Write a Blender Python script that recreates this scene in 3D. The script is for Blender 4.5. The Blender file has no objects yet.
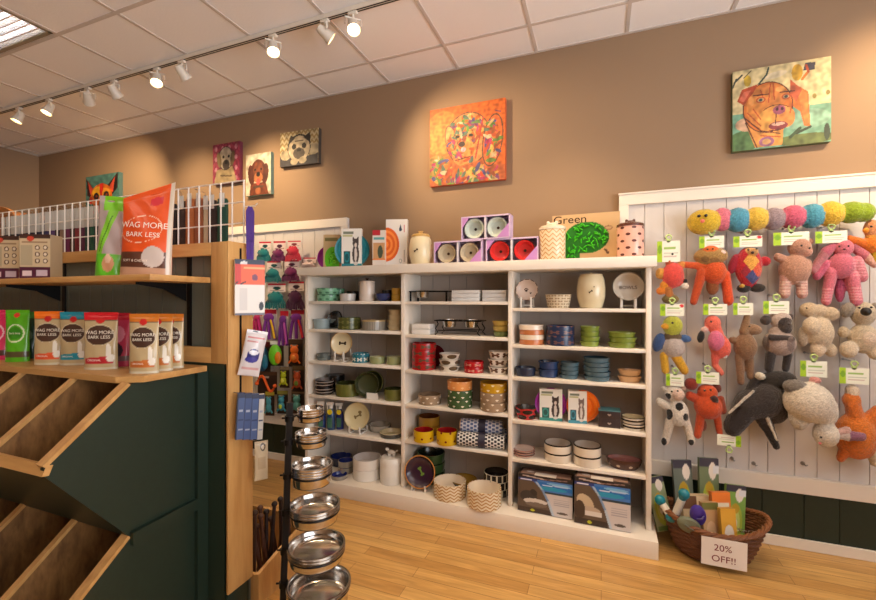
import bpy, bmesh, math, random
import numpy as np
from mathutils import Vector, Matrix, Euler
random.seed(7)
C = bpy.context.scene.collection
# ------------------------------------------------------------------ camera
F_PX, YAW, PCX, PCY, CZ = 421.8, math.radians(21.15), 438.0, 300.6, 1.49
cam_d = bpy.data.cameras.new('camera'); cam = bpy.data.objects.new('camera', cam_d); C.objects.link(cam)
cam_d.sensor_width = 36.0; cam_d.lens = 36.0*F_PX/876.0; cam_d.clip_start = 0.02
cam_d.shift_y = 0.6/876
cam.location = (0, 0, CZ); cam.rotation_euler = (math.pi/2, 0, YAW)
bpy.context.scene.camera = cam
vs = bpy.context.scene.view_settings
vs.view_transform = 'Standard'; vs.look = 'None'; vs.gamma = 1.0; vs.use_curve_mapping = False
vs.exposure = EXPO = 0.08
# room and lighting constants
ROOM = (-6.685, 3.4, -2.6, 3.18, 3.33)          # x0, x1, y0 (behind the camera), y1, ceiling
TROFFER_POWER = 22.0
DIFFUSER_POWER = 3.6
SPOT_SCALE = 2.5
DAYLIGHT = 190.0
SPOT_COL = (1.0, 0.72, 0.42)
world = bpy.data.worlds.new('world'); bpy.context.scene.world = world; world.use_nodes = True
world.node_tree.nodes['Background'].inputs[0].default_value = (0.8, 0.87, 1.0, 1)
world.node_tree.nodes['Background'].inputs[1].default_value = 0.8
# daylight from unseen shop window beside the camera, tilted up to brighten the ceiling
_d = bpy.data.lights.new('window_daylight', 'AREA'); _d.shape = 'RECTANGLE'; _d.size = 4.0; _d.size_y = 2.2; _d.energy = DAYLIGHT; _d.spread = math.radians(140); _d.color = (0.95, 0.97, 1.0)
_o = bpy.data.objects.new('window_daylight', _d); C.objects.link(_o); _o.location = (3.46, -0.4, 1.75); _o.rotation_euler = (math.radians(130), 0, math.radians(90))
# ------------------------------------------------------------------ pixel -> place helpers (camera solve of the photograph)
_s, _c = math.sin(YAW), math.cos(YAW)
def ray(x, y):
    u = (x-PCX)/F_PX; return (-_s+_c*u, _c+_s*u, -(y-PCY)/F_PX)
def atY(x, y, Y):
    r = ray(x, y); t = Y/r[1]; return Vector((r[0]*t, Y, CZ+r[2]*t))
def atX(x, y, X):
    r = ray(x, y); t = X/r[0]; return Vector((X, r[1]*t, CZ+r[2]*t))
def atZ(x, y, Z):
    r = ray(x, y); t = (Z-CZ)/r[2]; return Vector((r[0]*t, r[1]*t, Z))
def depth(X, Y): return -_s*X+_c*Y
def span(px0, px1, Y):
    """x position and true diameter of a round thing centred at distance Y that spans px0..px1"""
    m = (px0+px1)/2; X = atY(m, 300, Y).x; zc = depth(X, Y)
    th = math.atan((m-PCX)/F_PX)
    return X, (px1-px0)/F_PX*zc*math.cos(th), zc
def zat(py, zc): return CZ-(py-PCY)/F_PX*zc
# ------------------------------------------------------------------ materials
def lin(c):
    return tuple((v/12.92 if v <= 0.04045 else ((v+0.055)/1.055)**2.4) for v in (c[0]/255, c[1]/255, c[2]/255))
MATS = {}
def mat(name, col, rough=0.5, metal=0.0, bump=0.0, bscale=40.0, emit=0.0, alpha=1.0, var=0.0, coat=0.0, sheen=0.0):
    if name in MATS: return MATS[name]
    m = bpy.data.materials.new(name); m.use_nodes = True; nt = m.node_tree; b = nt.nodes['Principled BSDF']
    c = lin(col)+(1,)
    b.inputs['Base Color'].default_value = c; b.inputs['Roughness'].default_value = rough; b.inputs['Metallic'].default_value = metal
    b.inputs['Alpha'].default_value = alpha; b.inputs['Coat Weight'].default_value = coat; b.inputs['Sheen Weight'].default_value = sheen
    if emit > 0:
        b.inputs['Emission Color'].default_value = c; b.inputs['Emission Strength'].default_value = emit
    if bump > 0 or var > 0:
        tc = nt.nodes.new('ShaderNodeTexCoord'); n = nt.nodes.new('ShaderNodeTexNoise'); n.inputs['Scale'].default_value = bscale
        n.inputs['Detail'].default_value = 3
        nt.links.new(tc.outputs['Object'], n.inputs['Vector'])
        if bump > 0:
            bp = nt.nodes.new('ShaderNodeBump'); bp.inputs['Strength'].default_value = bump; bp.inputs['Distance'].default_value = 0.004
            nt.links.new(n.outputs['Fac'], bp.inputs['Height']); nt.links.new(bp.outputs['Normal'], b.inputs['Normal'])
        if var > 0:
            r = nt.nodes.new('ShaderNodeMix'); r.data_type = 'RGBA'
            r.inputs['A'].default_value = tuple(v*(1-var) for v in c[:3])+(1,); r.inputs['B'].default_value = tuple(min(1, v*(1+var)) for v in c[:3])+(1,)
            nt.links.new(n.outputs['Fac'], r.inputs['Factor']); nt.links.new(r.outputs['Result'], b.inputs['Base Color'])
    MATS[name] = m; return m
def N(nt, kind, **kw):
    n = nt.nodes.new(kind)
    for k, v in kw.items(): setattr(n, k, v)
    return n
def math_(nt, op, a, b=None, c=None):
    n = N(nt, 'ShaderNodeMath', operation=op)
    for i, v in enumerate((a, b, c)):
        if v is None: continue
        if isinstance(v, (int, float)): n.inputs[i].default_value = v
        else: nt.links.new(v, n.inputs[i])
    return n.outputs[0]
def mixc(nt, fac, A, B):
    r = N(nt, 'ShaderNodeMix', data_type='RGBA')
    nt.links.new(fac, r.inputs['Factor'])
    for k, v in (('A', A), ('B', B)):
        if isinstance(v, tuple): r.inputs[k].default_value = v if len(v) == 4 else v+(1,)
        else: nt.links.new(v, r.inputs[k])
    return r.outputs['Result']
def wood(name, c1, c2, axis='Z', scale=6.0, rough=0.45, knots=True, along=0.12):
    if name in MATS: return MATS[name]
    m = bpy.data.materials.new(name); m.use_nodes = True; nt = m.node_tree; b = nt.nodes['Principled BSDF']
    tc = N(nt, 'ShaderNodeTexCoord'); mp = N(nt, 'ShaderNodeMapping')
    s = [1, 1, 1]; s['XYZ'.index(axis)] = along
    mp.inputs['Scale'].default_value = s
    nt.links.new(tc.outputs['Object'], mp.inputs['Vector'])
    n = N(nt, 'ShaderNodeTexNoise'); n.inputs['Scale'].default_value = scale*3; n.inputs['Detail'].default_value = 5; n.inputs['Distortion'].default_value = 0.6
    nt.links.new(mp.outputs[0], n.inputs['Vector'])
    n2 = N(nt, 'ShaderNodeTexNoise'); n2.inputs['Scale'].default_value = scale*14; nt.links.new(mp.outputs[0], n2.inputs['Vector'])
    f = math_(nt, 'ADD', math_(nt, 'MULTIPLY', n.outputs['Fac'], 0.75), math_(nt, 'MULTIPLY', n2.outputs['Fac'], 0.25))
    rp = N(nt, 'ShaderNodeValToRGB'); rp.color_ramp.elements[0].position = 0.35; rp.color_ramp.elements[1].position = 0.65
    rp.color_ramp.elements[0].color = lin(c1)+(1,); rp.color_ramp.elements[1].color = lin(c2)+(1,)
    nt.links.new(f, rp.inputs['Fac']); out = rp.outputs['Color']
    if knots:
        v = N(nt, 'ShaderNodeTexVoronoi'); v.inputs['Scale'].default_value = 3.2; mp2 = N(nt, 'ShaderNodeMapping')
        s2 = [1, 1, 1]; s2['XYZ'.index(axis)] = 0.7; mp2.inputs['Scale'].default_value = s2
        nt.links.new(tc.outputs['Object'], mp2.inputs['Vector']); nt.links.new(mp2.outputs[0], v.inputs['Vector'])
        k = math_(nt, 'LESS_THAN', v.outputs['Distance'], 0.045)
        out = mixc(nt, k, out, tuple(x*0.35 for x in lin(c1)))
    nt.links.new(out, b.inputs['Base Color']); b.inputs['Roughness'].default_value = rough
    bp = N(nt, 'ShaderNodeBump'); bp.inputs['Strength'].default_value = 0.12; bp.inputs['Distance'].default_value = 0.003
    nt.links.new(n2.outputs['Fac'], bp.inputs['Height']); nt.links.new(bp.outputs[0], b.inputs['Normal'])
    MATS[name] = m; return m
def colmat(name, rough=0.5, bump=0.0, bscale=300.0, sheen=0.0, coat=0.0):
    """colour comes from the mesh's own printed colours (attribute Col)"""
    if name in MATS: return MATS[name]
    m = bpy.data.materials.new(name); m.use_nodes = True; nt = m.node_tree; b = nt.nodes['Principled BSDF']
    a = N(nt, 'ShaderNodeAttribute', attribute_name='Col'); nt.links.new(a.outputs['Color'], b.inputs['Base Color'])
    b.inputs['Roughness'].default_value = rough; b.inputs['Sheen Weight'].default_value = sheen; b.inputs['Coat Weight'].default_value = coat
    if bump > 0:
        tc = N(nt, 'ShaderNodeTexCoord'); n = N(nt, 'ShaderNodeTexNoise'); n.inputs['Scale'].default_value = bscale; n.inputs['Detail'].default_value = 4
        nt.links.new(tc.outputs['Object'], n.inputs['Vector'])
        bp = N(nt, 'ShaderNodeBump'); bp.inputs['Strength'].default_value = bump; bp.inputs['Distance'].default_value = 0.006
        nt.links.new(n.outputs['Fac'], bp.inputs['Height']); nt.links.new(bp.outputs[0], b.inputs['Normal'])
    MATS[name] = m; return m
def patmat(name, base, fg, kind, n=12, per=0.02, size=0.3, v0=0.0, v1=9.0, rough=0.25, fg2=None):
    """glazed pottery pattern on a turned form; UV = (angle 0..1, height in metres)"""
    if name in MATS: return MATS[name]
    m = bpy.data.materials.new(name); m.use_nodes = True; nt = m.node_tree; b = nt.nodes['Principled BSDF']
    uv = N(nt, 'ShaderNodeUVMap', uv_map='UVMap'); sp = N(nt, 'ShaderNodeSeparateXYZ'); nt.links.new(uv.outputs[0], sp.inputs[0])
    u, v = sp.outputs[0], sp.outputs[1]
    if kind == 'chevron':
        t = math_(nt, 'ABSOLUTE', math_(nt, 'SUBTRACT', math_(nt, 'FRACT', math_(nt, 'MULTIPLY', u, n)), 0.5))
        w = math_(nt, 'ADD', v, math_(nt, 'MULTIPLY', t, per*1.6))
        fac = math_(nt, 'GREATER_THAN', math_(nt, 'FRACT', math_(nt, 'DIVIDE', w, per)), 1-size)
    elif kind == 'bands':
        fac = math_(nt, 'GREATER_THAN', math_(nt, 'FRACT', math_(nt, 'DIVIDE', v, per)), 1-size)
    elif kind == 'ridges':
        fac = math_(nt, 'GREATER_THAN', math_(nt, 'FRACT', math_(nt, 'MULTIPLY', u, n)), 1-size)
    else:
        row = math_(nt, 'DIVIDE', v, per); ri = math_(nt, 'FLOOR', row)
        off = math_(nt, 'MULTIPLY', math_(nt, 'MODULO', ri, 2.0), 0.5)
        a = math_(nt, 'SUBTRACT', math_(nt, 'FRACT', math_(nt, 'ADD', math_(nt, 'MULTIPLY', u, n), off)), 0.5)
        c = math_(nt, 'SUBTRACT', math_(nt, 'FRACT', row), 0.5)
        if kind == 'dots':
            d = math_(nt, 'SQRT', math_(nt, 'ADD', math_(nt, 'POWER', math_(nt, 'ABSOLUTE', a), 2.0), math_(nt, 'POWER', math_(nt, 'ABSOLUTE', c), 2.0)))
        elif kind == 'hearts':
            aa = math_(nt, 'ABSOLUTE', a)
            d = math_(nt, 'ADD', aa, math_(nt, 'ABSOLUTE', math_(nt, 'SUBTRACT', c, math_(nt, 'MULTIPLY', aa, 0.5))))
        elif kind == 'squares':
            d = math_(nt, 'MAXIMUM', math_(nt, 'ABSOLUTE', a), math_(nt, 'MULTIPLY', math_(nt, 'ABSOLUTE', c), 0.8))
        elif kind == 'bones':
            e = math_(nt, 'ABSOLUTE', a)
            bar = math_(nt, 'MAXIMUM', math_(nt, 'MULTIPLY', e, 1.0), math_(nt, 'MULTIPLY', math_(nt, 'ABSOLUTE', c), 2.6))
            k = math_(nt, 'SQRT', math_(nt, 'ADD', math_(nt, 'POWER', math_(nt, 'ABSOLUTE', math_(nt, 'SUBTRACT', e, 0.24)), 2.0), math_(nt, 'POWER', math_(nt, 'ABSOLUTE', math_(nt, 'SUBTRACT', math_(nt, 'ABSOLUTE', c), 0.14)), 2.0)))
            d = math_(nt, 'MINIMUM', bar, math_(nt, 'MULTIPLY', k, 2.0))
        fac = math_(nt, 'LESS_THAN', d, size)
    fac = math_(nt, 'MULTIPLY', fac, math_(nt, 'MULTIPLY', math_(nt, 'GREATER_THAN', v, v0), math_(nt, 'LESS_THAN', v, v1)))
    nt.links.new(mixc(nt, fac, lin(base), lin(fg)), b.inputs['Base Color'])
    b.inputs['Roughness'].default_value = rough
    MATS[name] = m; return m
# ------------------------------------------------------------------ mesh builder
class MB:
    def __init__(s): s.bm = bmesh.new(); s.uv = s.bm.loops.layers.uv.new('UVMap')
    def box(s, x0, y0, z0, x1, y1, z1, mi=0, bev=0.0, M=None):
        cs = [(x0,y0,z0),(x1,y0,z0),(x1,y1,z0),(x0,y1,z0),(x0,y0,z1),(x1,y0,z1),(x1,y1,z1),(x0,y1,z1)]
        vs_ = [s.bm.verts.new(M @ Vector(c) if M else c) for c in cs]
        fs = [s.bm.faces.new([vs_[i] for i in q]) for q in ((0,3,2,1),(4,5,6,7),(0,1,5,4),(1,2,6,5),(2,3,7,6),(3,0,4,7))]
        for f in fs: f.material_index = mi
        if bev > 0:
            es = list({e for f in fs for e in f.edges})
            r = bmesh.ops.bevel(s.bm, geom=es, offset=bev, segments=2, affect='EDGES', profile=0.5)
            for f in r['faces']: f.material_index = mi
        return s
    def prism(s, pts, axis, a, b, mi=0):
        """extrude a 2D outline (in the other two axes, in XYZ order) between a and b along axis"""
        def mk(p, t):
            q = list(p); q.insert('XYZ'.index(axis), t); return s.bm.verts.new(q)
        A = [mk(p, a) for p in pts]; B = [mk(p, b) for p in pts]; n = len(pts)
        fs = [s.bm.faces.new(A), s.bm.faces.new(B[::-1])]
        for i in range(n): fs.append(s.bm.faces.new((A[i], B[i], B[(i+1) % n], A[(i+1) % n])))
        for f in fs: f.material_index = mi
        bmesh.ops.recalc_face_normals(s.bm, faces=fs)
        return s
    def lathe(s, prof, seg=32, mats=None, M=None, sx=1.0, sy=1.0):
        """prof = [(r, z)], mats = material index per band"""
        rings = []
        for r, z in prof:
            if r < 1e-6:
                p = Vector((0, 0, z)); rings.append([s.bm.verts.new(M @ p if M else p)])
            else:
                ring = []
                for k in range(seg):
                    a = 2*math.pi*k/seg; p = Vector((r*math.cos(a)*sx, r*math.sin(a)*sy, z)); ring.append(s.bm.verts.new(M @ p if M else p))
                rings.append(ring)
        for i in range(len(rings)-1):
            A, B = rings[i], rings[i+1]; mi = mats[i] if mats else 0
            for k in range(seg):
                k2 = (k+1) % seg
                if len(A) == 1 and len(B) == 1: continue
                if len(A) == 1: f = s.bm.faces.new((A[0], B[k2], B[k])); us = ((k+.5)/seg, (k+1)/seg, k/seg); zs = (prof[i][1], prof[i+1][1], prof[i+1][1])
                elif len(B) == 1: f = s.bm.faces.new((A[k], A[k2], B[0])); us = (k/seg, (k+1)/seg, (k+.5)/seg); zs = (prof[i][1], prof[i][1], prof[i+1][1])
                else: f = s.bm.faces.new((A[k], A[k2], B[k2], B[k])); us = (k/seg, (k+1)/seg, (k+1)/seg, k/seg); zs = (prof[i][1],)*2+(prof[i+1][1],)*2
                f.material_index = mi
                for l, uu, zz in zip(f.loops, us, zs): l[s.uv].uv = (uu, zz)
        return s
    def ball(s, c, r, mi=0, seg=14, rot=None):
        R = r if isinstance(r, (tuple, list)) else (r, r, r)
        M = Matrix.Translation(c) @ (rot.to_matrix().to_4x4() if rot else Matrix()) @ Matrix.Diagonal((*R, 1))
        g = bmesh.ops.create_uvsphere(s.bm, u_segments=seg, v_segments=max(6, seg*2//3), radius=1.0, matrix=M)
        for f in {f for v in g['verts'] for f in v.link_faces}: f.material_index = mi
        return s
    def tube(s, pts, r, mi=0, seg=8, closed=False, r2=None):
        pts = [Vector(p) for p in pts]; n = len(pts); rings = []
        for i, p in enumerate(pts):
            if closed: d = pts[(i+1) % n]-pts[i-1]
            else: d = pts[min(i+1, n-1)]-pts[max(i-1, 0)]
            if d.length < 1e-9: d = Vector((0, 0, 1))
            d.normalize(); up = Vector((0, 0, 1)) if abs(d.z) < 0.9 else Vector((1, 0, 0))
            a = d.cross(up).normalized(); b = d.cross(a).normalized()
            rr = r if r2 is None else r+(r2-r)*i/max(1, n-1)
            rings.append([s.bm.verts.new(p+a*rr*math.cos(2*math.pi*k/seg)+b*rr*math.sin(2*math.pi*k/seg)) for k in range(seg)])
        for i in range(n if closed else n-1):
            A, B = rings[i], rings[(i+1) % n]
            for k in range(seg):
                f = s.bm.faces.new((A[k], B[k], B[(k+1) % seg], A[(k+1) % seg])); f.material_index = mi
        if not closed:
            f = s.bm.faces.new(rings[0]); f.material_index = mi; f = s.bm.faces.new(rings[-1][::-1]); f.material_index = mi
        return s
    def mesh(s, name, mats, smooth=0.7, recalc=True):
        if recalc: bmesh.ops.recalc_face_normals(s.bm, faces=s.bm.faces)
        me = bpy.data.meshes.new(name); s.bm.to_mesh(me); s.bm.free()
        for m in (mats if isinstance(mats, (list, tuple)) else [mats]): me.materials.append(m)
        if smooth:
            me.shade_smooth(); me.set_sharp_from_angle(angle=smooth)
        return me
    def build(s, name, mats, parent=None, loc=(0, 0, 0), rot=(0, 0, 0), smooth=0.7, recalc=True):
        return link(name, s.mesh(name, mats, smooth, recalc), parent, loc, rot)
def link(name, me, parent=None, loc=(0, 0, 0), rot=(0, 0, 0)):
    o = bpy.data.objects.new(name, me); C.objects.link(o); o.parent = parent; o.location = loc; o.rotation_euler = rot; return o
LABELS = {}
def tag(o, label, cat, group=None, kind=None):
    o['label'] = label; o['category'] = cat
    if group: o['group'] = group
    if kind: o['kind'] = kind
    LABELS.setdefault(label, []).append(o.name)
    if not 4 <= len(label.split()) <= 16: print('LABEL LENGTH', len(label.split()), label)
    return o
def thing(name, label, cat, loc=(0, 0, 0), rz=0.0, group=None, rot=None):
    o = bpy.data.objects.new(name, None); C.objects.link(o); o.location = loc; o.rotation_euler = rot if rot else (0, 0, rz)
    o.empty_display_size = 0.05
    return tag(o, label, cat, group)
def struct(name, mb, m, smooth=0.0, **kw):
    o = mb.build(name, m, smooth=smooth, **kw); o['kind'] = 'structure'; return o
def text(s, size, m, parent, loc, rot=(math.pi/2, 0, 0), align='CENTER', name='lettering', ext=0.0004, sx=1.0):
    cu = bpy.data.curves.new(name, 'FONT'); cu.body = s; cu.size = size; cu.align_x = align; cu.align_y = 'CENTER'; cu.extrude = ext
    cu.materials.append(m); tmp = bpy.data.objects.new(name, cu); C.objects.link(tmp)
    dg = bpy.context.evaluated_depsgraph_get(); dg.update(); me = bpy.data.meshes.new_from_object(tmp.evaluated_get(dg)); bpy.data.objects.remove(tmp)
    o = bpy.data.objects.new(name, me); C.objects.link(o); o.parent = parent; o.location = loc; o.rotation_euler = rot; o.scale = (sx, 1, 1)
    return o
# ------------------------------------------------------------------ printed pictures: colours laid into a fine grid of the sheet itself
def paint(nx, ny, bg, ops):
    xs = np.linspace(0, 1, nx)[None, :].repeat(ny, 0); ys = np.linspace(0, 1, ny)[:, None].repeat(nx, 1)
    img = np.zeros((ny, nx, 3)); img[:] = lin(bg)
    for op in ops:
        k = op[0]; col = lin(op[-1])
        if k == 'e':
            _, cx, cy, rx, ry, rot, _c2 = op; a = math.radians(rot); dx, dy = xs-cx, ys-cy
            q = ((dx*math.cos(a)+dy*math.sin(a))/rx)**2+((-dx*math.sin(a)+dy*math.cos(a))/ry)**2; m = q <= 1
        elif k == 'o':      # ring
            _, cx, cy, rx, ry, w, _c2 = op; q = np.sqrt(((xs-cx)/rx)**2+((ys-cy)/ry)**2); m = (q <= 1) & (q >= 1-w)
        elif k == 'r':
            _, x0, y0, x1, y1, _c2 = op; m = (xs >= x0) & (xs <= x1) & (ys >= y0) & (ys <= y1)
        elif k == 'l':
            _, x0, y0, x1, y1, w, _c2 = op; L = (x1-x0)**2+(y1-y0)**2+1e-9
            t = np.clip(((xs-x0)*(x1-x0)+(ys-y0)*(y1-y0))/L, 0, 1); m = np.hypot(xs-x0-t*(x1-x0), ys-y0-t*(y1-y0)) <= w/2
        elif k == 'p':
            pts = op[1]; m = np.zeros(xs.shape, bool); j = len(pts)-1
            for i in range(len(pts)):
                xi, yi = pts[i]; xj, yj = pts[j]
                if yi != yj:
                    c = ((yi > ys) != (yj > ys)) & (xs < (xj-xi)*(ys-yi)/(yj-yi)+xi); m ^= c
                j = i
        elif k == 'z':      # zigzag rows
            _, n, per, w, _c2 = op; t = np.abs((xs*n) % 1-0.5); m = ((ys+t*per*1.2)/per % 1) < w
        img[m] = col
    return img
def setcol(me, cols):
    ca = me.color_attributes.new('Col', 'FLOAT_COLOR', 'POINT')
    a = np.ones((len(me.vertices), 4), dtype=np.float32); a[:, :3] = cols; ca.data.foreach_set('color', a.ravel())
def printbox(name, w, d, h, nx, ny, bg, ops, side, m, parent=None, loc=(0, 0, 0), rot=(0, 0, 0), topcol=None):
    """upright box, base at z=0, printed front at y=-d/2"""
    img = paint(nx, ny, bg, ops); V = []; Cc = []; Fc = []
    if m.name == 'painted canvas':      # pigment: brush-like variation in the paint itself
        rs = np.random.RandomState(nx+ny+len(ops)); yy, xx = np.mgrid[0:ny, 0:nx]; q = np.zeros((ny, nx))
        for _ in range(9):
            fx, fy = rs.uniform(-.5, .5, 2); q += np.sin(xx*fx+yy*fy+rs.uniform(0, 6)+1.5*np.sin(xx*fy*.6-yy*fx*.6))
        img = img*(.66+.05*q[:, :, None])*np.array([1.0, .94, .92])
    for j in range(ny):
        for i in range(nx): V.append((-w/2+w*i/(nx-1), -d/2, h*j/(ny-1))); Cc.append(img[j, i])
    for j in range(ny-1):
        for i in range(nx-1): a = j*nx+i; Fc.append((a, a+1, a+nx+1, a+nx))
    sc = lin(side); tc = lin(topcol or side)
    for q, col in ((((-w/2,-d/2,0),(-w/2,d/2,0),(-w/2,d/2,h),(-w/2,-d/2,h)), sc), (((w/2,-d/2,0),(w/2,d/2,0),(w/2,d/2,h),(w/2,-d/2,h)), sc),
                   (((-w/2,d/2,0),(w/2,d/2,0),(w/2,d/2,h),(-w/2,d/2,h)), sc), (((-w/2,-d/2,h),(w/2,-d/2,h),(w/2,d/2,h),(-w/2,d/2,h)), tc), (((-w/2,-d/2,0),(w/2,-d/2,0),(w/2,d/2,0),(-w/2,d/2,0)), sc)):
        b = len(V); V += list(q); Cc += [col]*4; Fc.append((b, b+1, b+2, b+3))
    me = bpy.data.meshes.new(name); me.from_pydata(V, [], Fc); setcol(me, np.array(Cc)); me.materials.append(m)
    bmf = bmesh.new(); bmf.from_mesh(me); bmesh.ops.recalc_face_normals(bmf, faces=bmf.faces); bmf.to_mesh(me); bmf.free()
    return link(name, me, parent, loc, rot)
def pouch(name, w, h, d, nx, ny, bg, ops, back, m, parent=None, loc=(0, 0, 0), rot=(0, 0, 0), crumple=0.0, gusset=True, seed=0, slant=0.0):
    """filled bag standing at z=0 with a sealed flat top; front printed"""
    rnd = random.Random(seed)
    img = paint(nx, ny, bg, ops); V = []; Cc = []; Fc = []
    def dep(u, v):
        pr = max(0.0, math.sin(math.pi*u))**0.55
        vv = (1-max(0, (v-0.15)/0.85)**1.6) if gusset else max(0, math.sin(math.pi*v))**0.6
        if v > 0.93: vv *= 0.1
        return d/2*pr*vv+0.0006
    ph = [rnd.uniform(0, 6) for _ in range(4)]
    for side in (-1, 1):
        for j in range(ny):
            for i in range(nx):
                u, v = i/(nx-1), j/(ny-1); k = dep(u, v)
                if crumple: k += crumple*math.sin(9*u+ph[0]+5*v)*math.sin(11*v+ph[1]+3*u)*pow(math.sin(math.pi*u), 0.5)*(1 if v < 0.95 else 0)
                ww = w*(1-0.03*math.sin(math.pi*v))
                V.append((-ww/2+ww*u, side*k, h*v+slant*(u-.5)*v*v)); Cc.append(img[j, i] if side < 0 else lin(back))
    n = nx*ny
    for s_ in (0, 1):
        for j in range(ny-1):
            for i in range(nx-1):
                a = s_*n+j*nx+i; q = (a, a+1, a+nx+1, a+nx); Fc.append(q if s_ == 0 else q[::-1])
    for j in range(ny-1):
        a = j*nx; Fc.append((a+n, a, a+nx, a+nx+n)); a = j*nx+nx-1; Fc.append((a, a+n, a+n+nx, a+nx))
    for i in range(nx-1):
        a = i; Fc.append((a, a+n, a+n+1, a+1)); a = (ny-1)*nx+i; Fc.append((a+n, a, a+1, a+n+1))
    me = bpy.data.meshes.new(name); me.from_pydata(V, [], Fc); setcol(me, np.array(Cc)); me.materials.append(m); me.shade_smooth(); me.set_sharp_from_angle(angle=1.2)
    return link(name, me, parent, loc, rot)
# ------------------------------------------------------------------ shared materials
M_wall = mat('tan wall paint', (150, 123, 96), 0.75, bump=0.05, bscale=120)
M_white = mat('white painted wood', (236, 226, 212), 0.45, bump=0.03, bscale=60)
M_whiteb = mat('white beadboard', (214, 209, 205), 0.55, bump=0.03, bscale=60)
M_green = mat('dark green paint', (27, 43, 32), 0.45, bump=0.06, bscale=50, var=0.15)
M_greybead = mat('grey green beadboard', (108, 110, 96), 0.6)
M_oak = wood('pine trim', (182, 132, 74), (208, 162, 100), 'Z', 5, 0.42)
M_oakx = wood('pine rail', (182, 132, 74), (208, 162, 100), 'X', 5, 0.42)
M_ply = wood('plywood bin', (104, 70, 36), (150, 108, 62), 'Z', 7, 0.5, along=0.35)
M_black = mat('black iron', (22, 20, 20), 0.4, 0.6)
M_steel = mat('stainless steel', (205, 200, 194), 0.16, 1.0)
M_zinc = mat('zinc wire', (150, 150, 150), 0.35, 0.9)
M_lampw = mat('white lamp enamel', (225, 218, 205), 0.4)
M_wire = mat('white coated wire', (232, 228, 220), 0.4)
M_gold = mat('gold glaze', (214, 170, 96), 0.35)
M_print = colmat('printed card', 0.42)
M_foil = colmat('printed film', 0.3, coat=0.3)
M_canvas = colmat('painted canvas', 0.6, bump=0.1, bscale=500)
M_plush = colmat('plush fur', 0.95, bump=1.0, bscale=140, sheen=0.35)
M_clear = mat('clear plastic', (225, 225, 225), 0.12, alpha=0.28)
x0, x1, y0, y1, ZC = ROOM
# floor: oak strips running along the wall
def floor_mat():
    m = bpy.data.materials.new('oak strip floor'); m.use_nodes = True; nt = m.node_tree; b = nt.nodes['Principled BSDF']
    tc = N(nt, 'ShaderNodeTexCoord'); br = N(nt, 'ShaderNodeTexBrick'); br.offset = 0.37; br.offset_frequency = 2; br.squash = 1.0
    br.inputs['Scale'].default_value = 1.0; br.inputs['Brick Width'].default_value = 0.95; br.inputs['Row Height'].default_value = 0.083
    br.inputs['Mortar Size'].default_value = 0.0012; br.inputs['Mortar Smooth'].default_value = 0.2; br.inputs['Bias'].default_value = -0.1
    br.inputs['Color1'].default_value = lin((224, 178, 108))+(1,); br.inputs['Color2'].default_value = lin((200, 150, 84))+(1,); br.inputs['Mortar'].default_value = lin((130, 90, 48))+(1,)
    nt.links.new(tc.outputs['Object'], br.inputs['Vector'])
    mp = N(nt, 'ShaderNodeMapping'); mp.inputs['Scale'].default_value = (1.2, 14, 1); nt.links.new(tc.outputs['Object'], mp.inputs['Vector'])
    n = N(nt, 'ShaderNodeTexNoise'); n.inputs['Scale'].default_value = 2.2; n.inputs['Detail'].default_value = 6; n.inputs['Distortion'].default_value = 1.2
    nt.links.new(mp.outputs[0], n.inputs['Vector'])
    rp = N(nt, 'ShaderNodeValToRGB'); rp.color_ramp.elements[0].position = 0.3; rp.color_ramp.elements[1].position = 0.72
    rp.color_ramp.elements[0].color = (0.62, 0.58, 0.52, 1); rp.color_ramp.elements[1].color = (1, 1, 1, 1); nt.links.new(n.outputs['Fac'], rp.inputs['Fac'])
    mx = N(nt, 'ShaderNodeMix', data_type='RGBA', blend_type='MULTIPLY'); mx.inputs['Factor'].default_value = 0.8
    nt.links.new(br.outputs['Color'], mx.inputs['A']); nt.links.new(rp.outputs['Color'], mx.inputs['B'])
    nt.links.new(mx.outputs['Result'], b.inputs['Base Color']); b.inputs['Roughness'].default_value = 0.33
    return m
struct('floor', MB().box(x0-.1, y0-.1, -.1, x1+.1, y1+.1, 0), floor_mat())
M_tile = mat('acoustic ceiling tile', (246, 245, 246), 0.9, bump=0.25, bscale=90)
M_tee = mat('ceiling grid paint', (206, 198, 192), 0.6)
TX0, TW, TY0, TD = -2.888, 0.6106, 2.845, 0.538
# troffers: (x0,x1,y0,y1) openings in the ceiling
TY3 = TY0-2*TD
tc_ = atZ(48, 30, ZC)
tro = [(tc_.x-1.19, tc_.x, TY3-0.60, TY3-0.02)]
for xx in (-2.3, 0.7, 3.0):
    for yy in (0.25, -1.6): tro.append((xx-0.59, xx+0.59, yy-0.29, yy+0.29))
tro.append((-5.4, -4.22, -0.04-.29, -0.04+.29))
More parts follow.
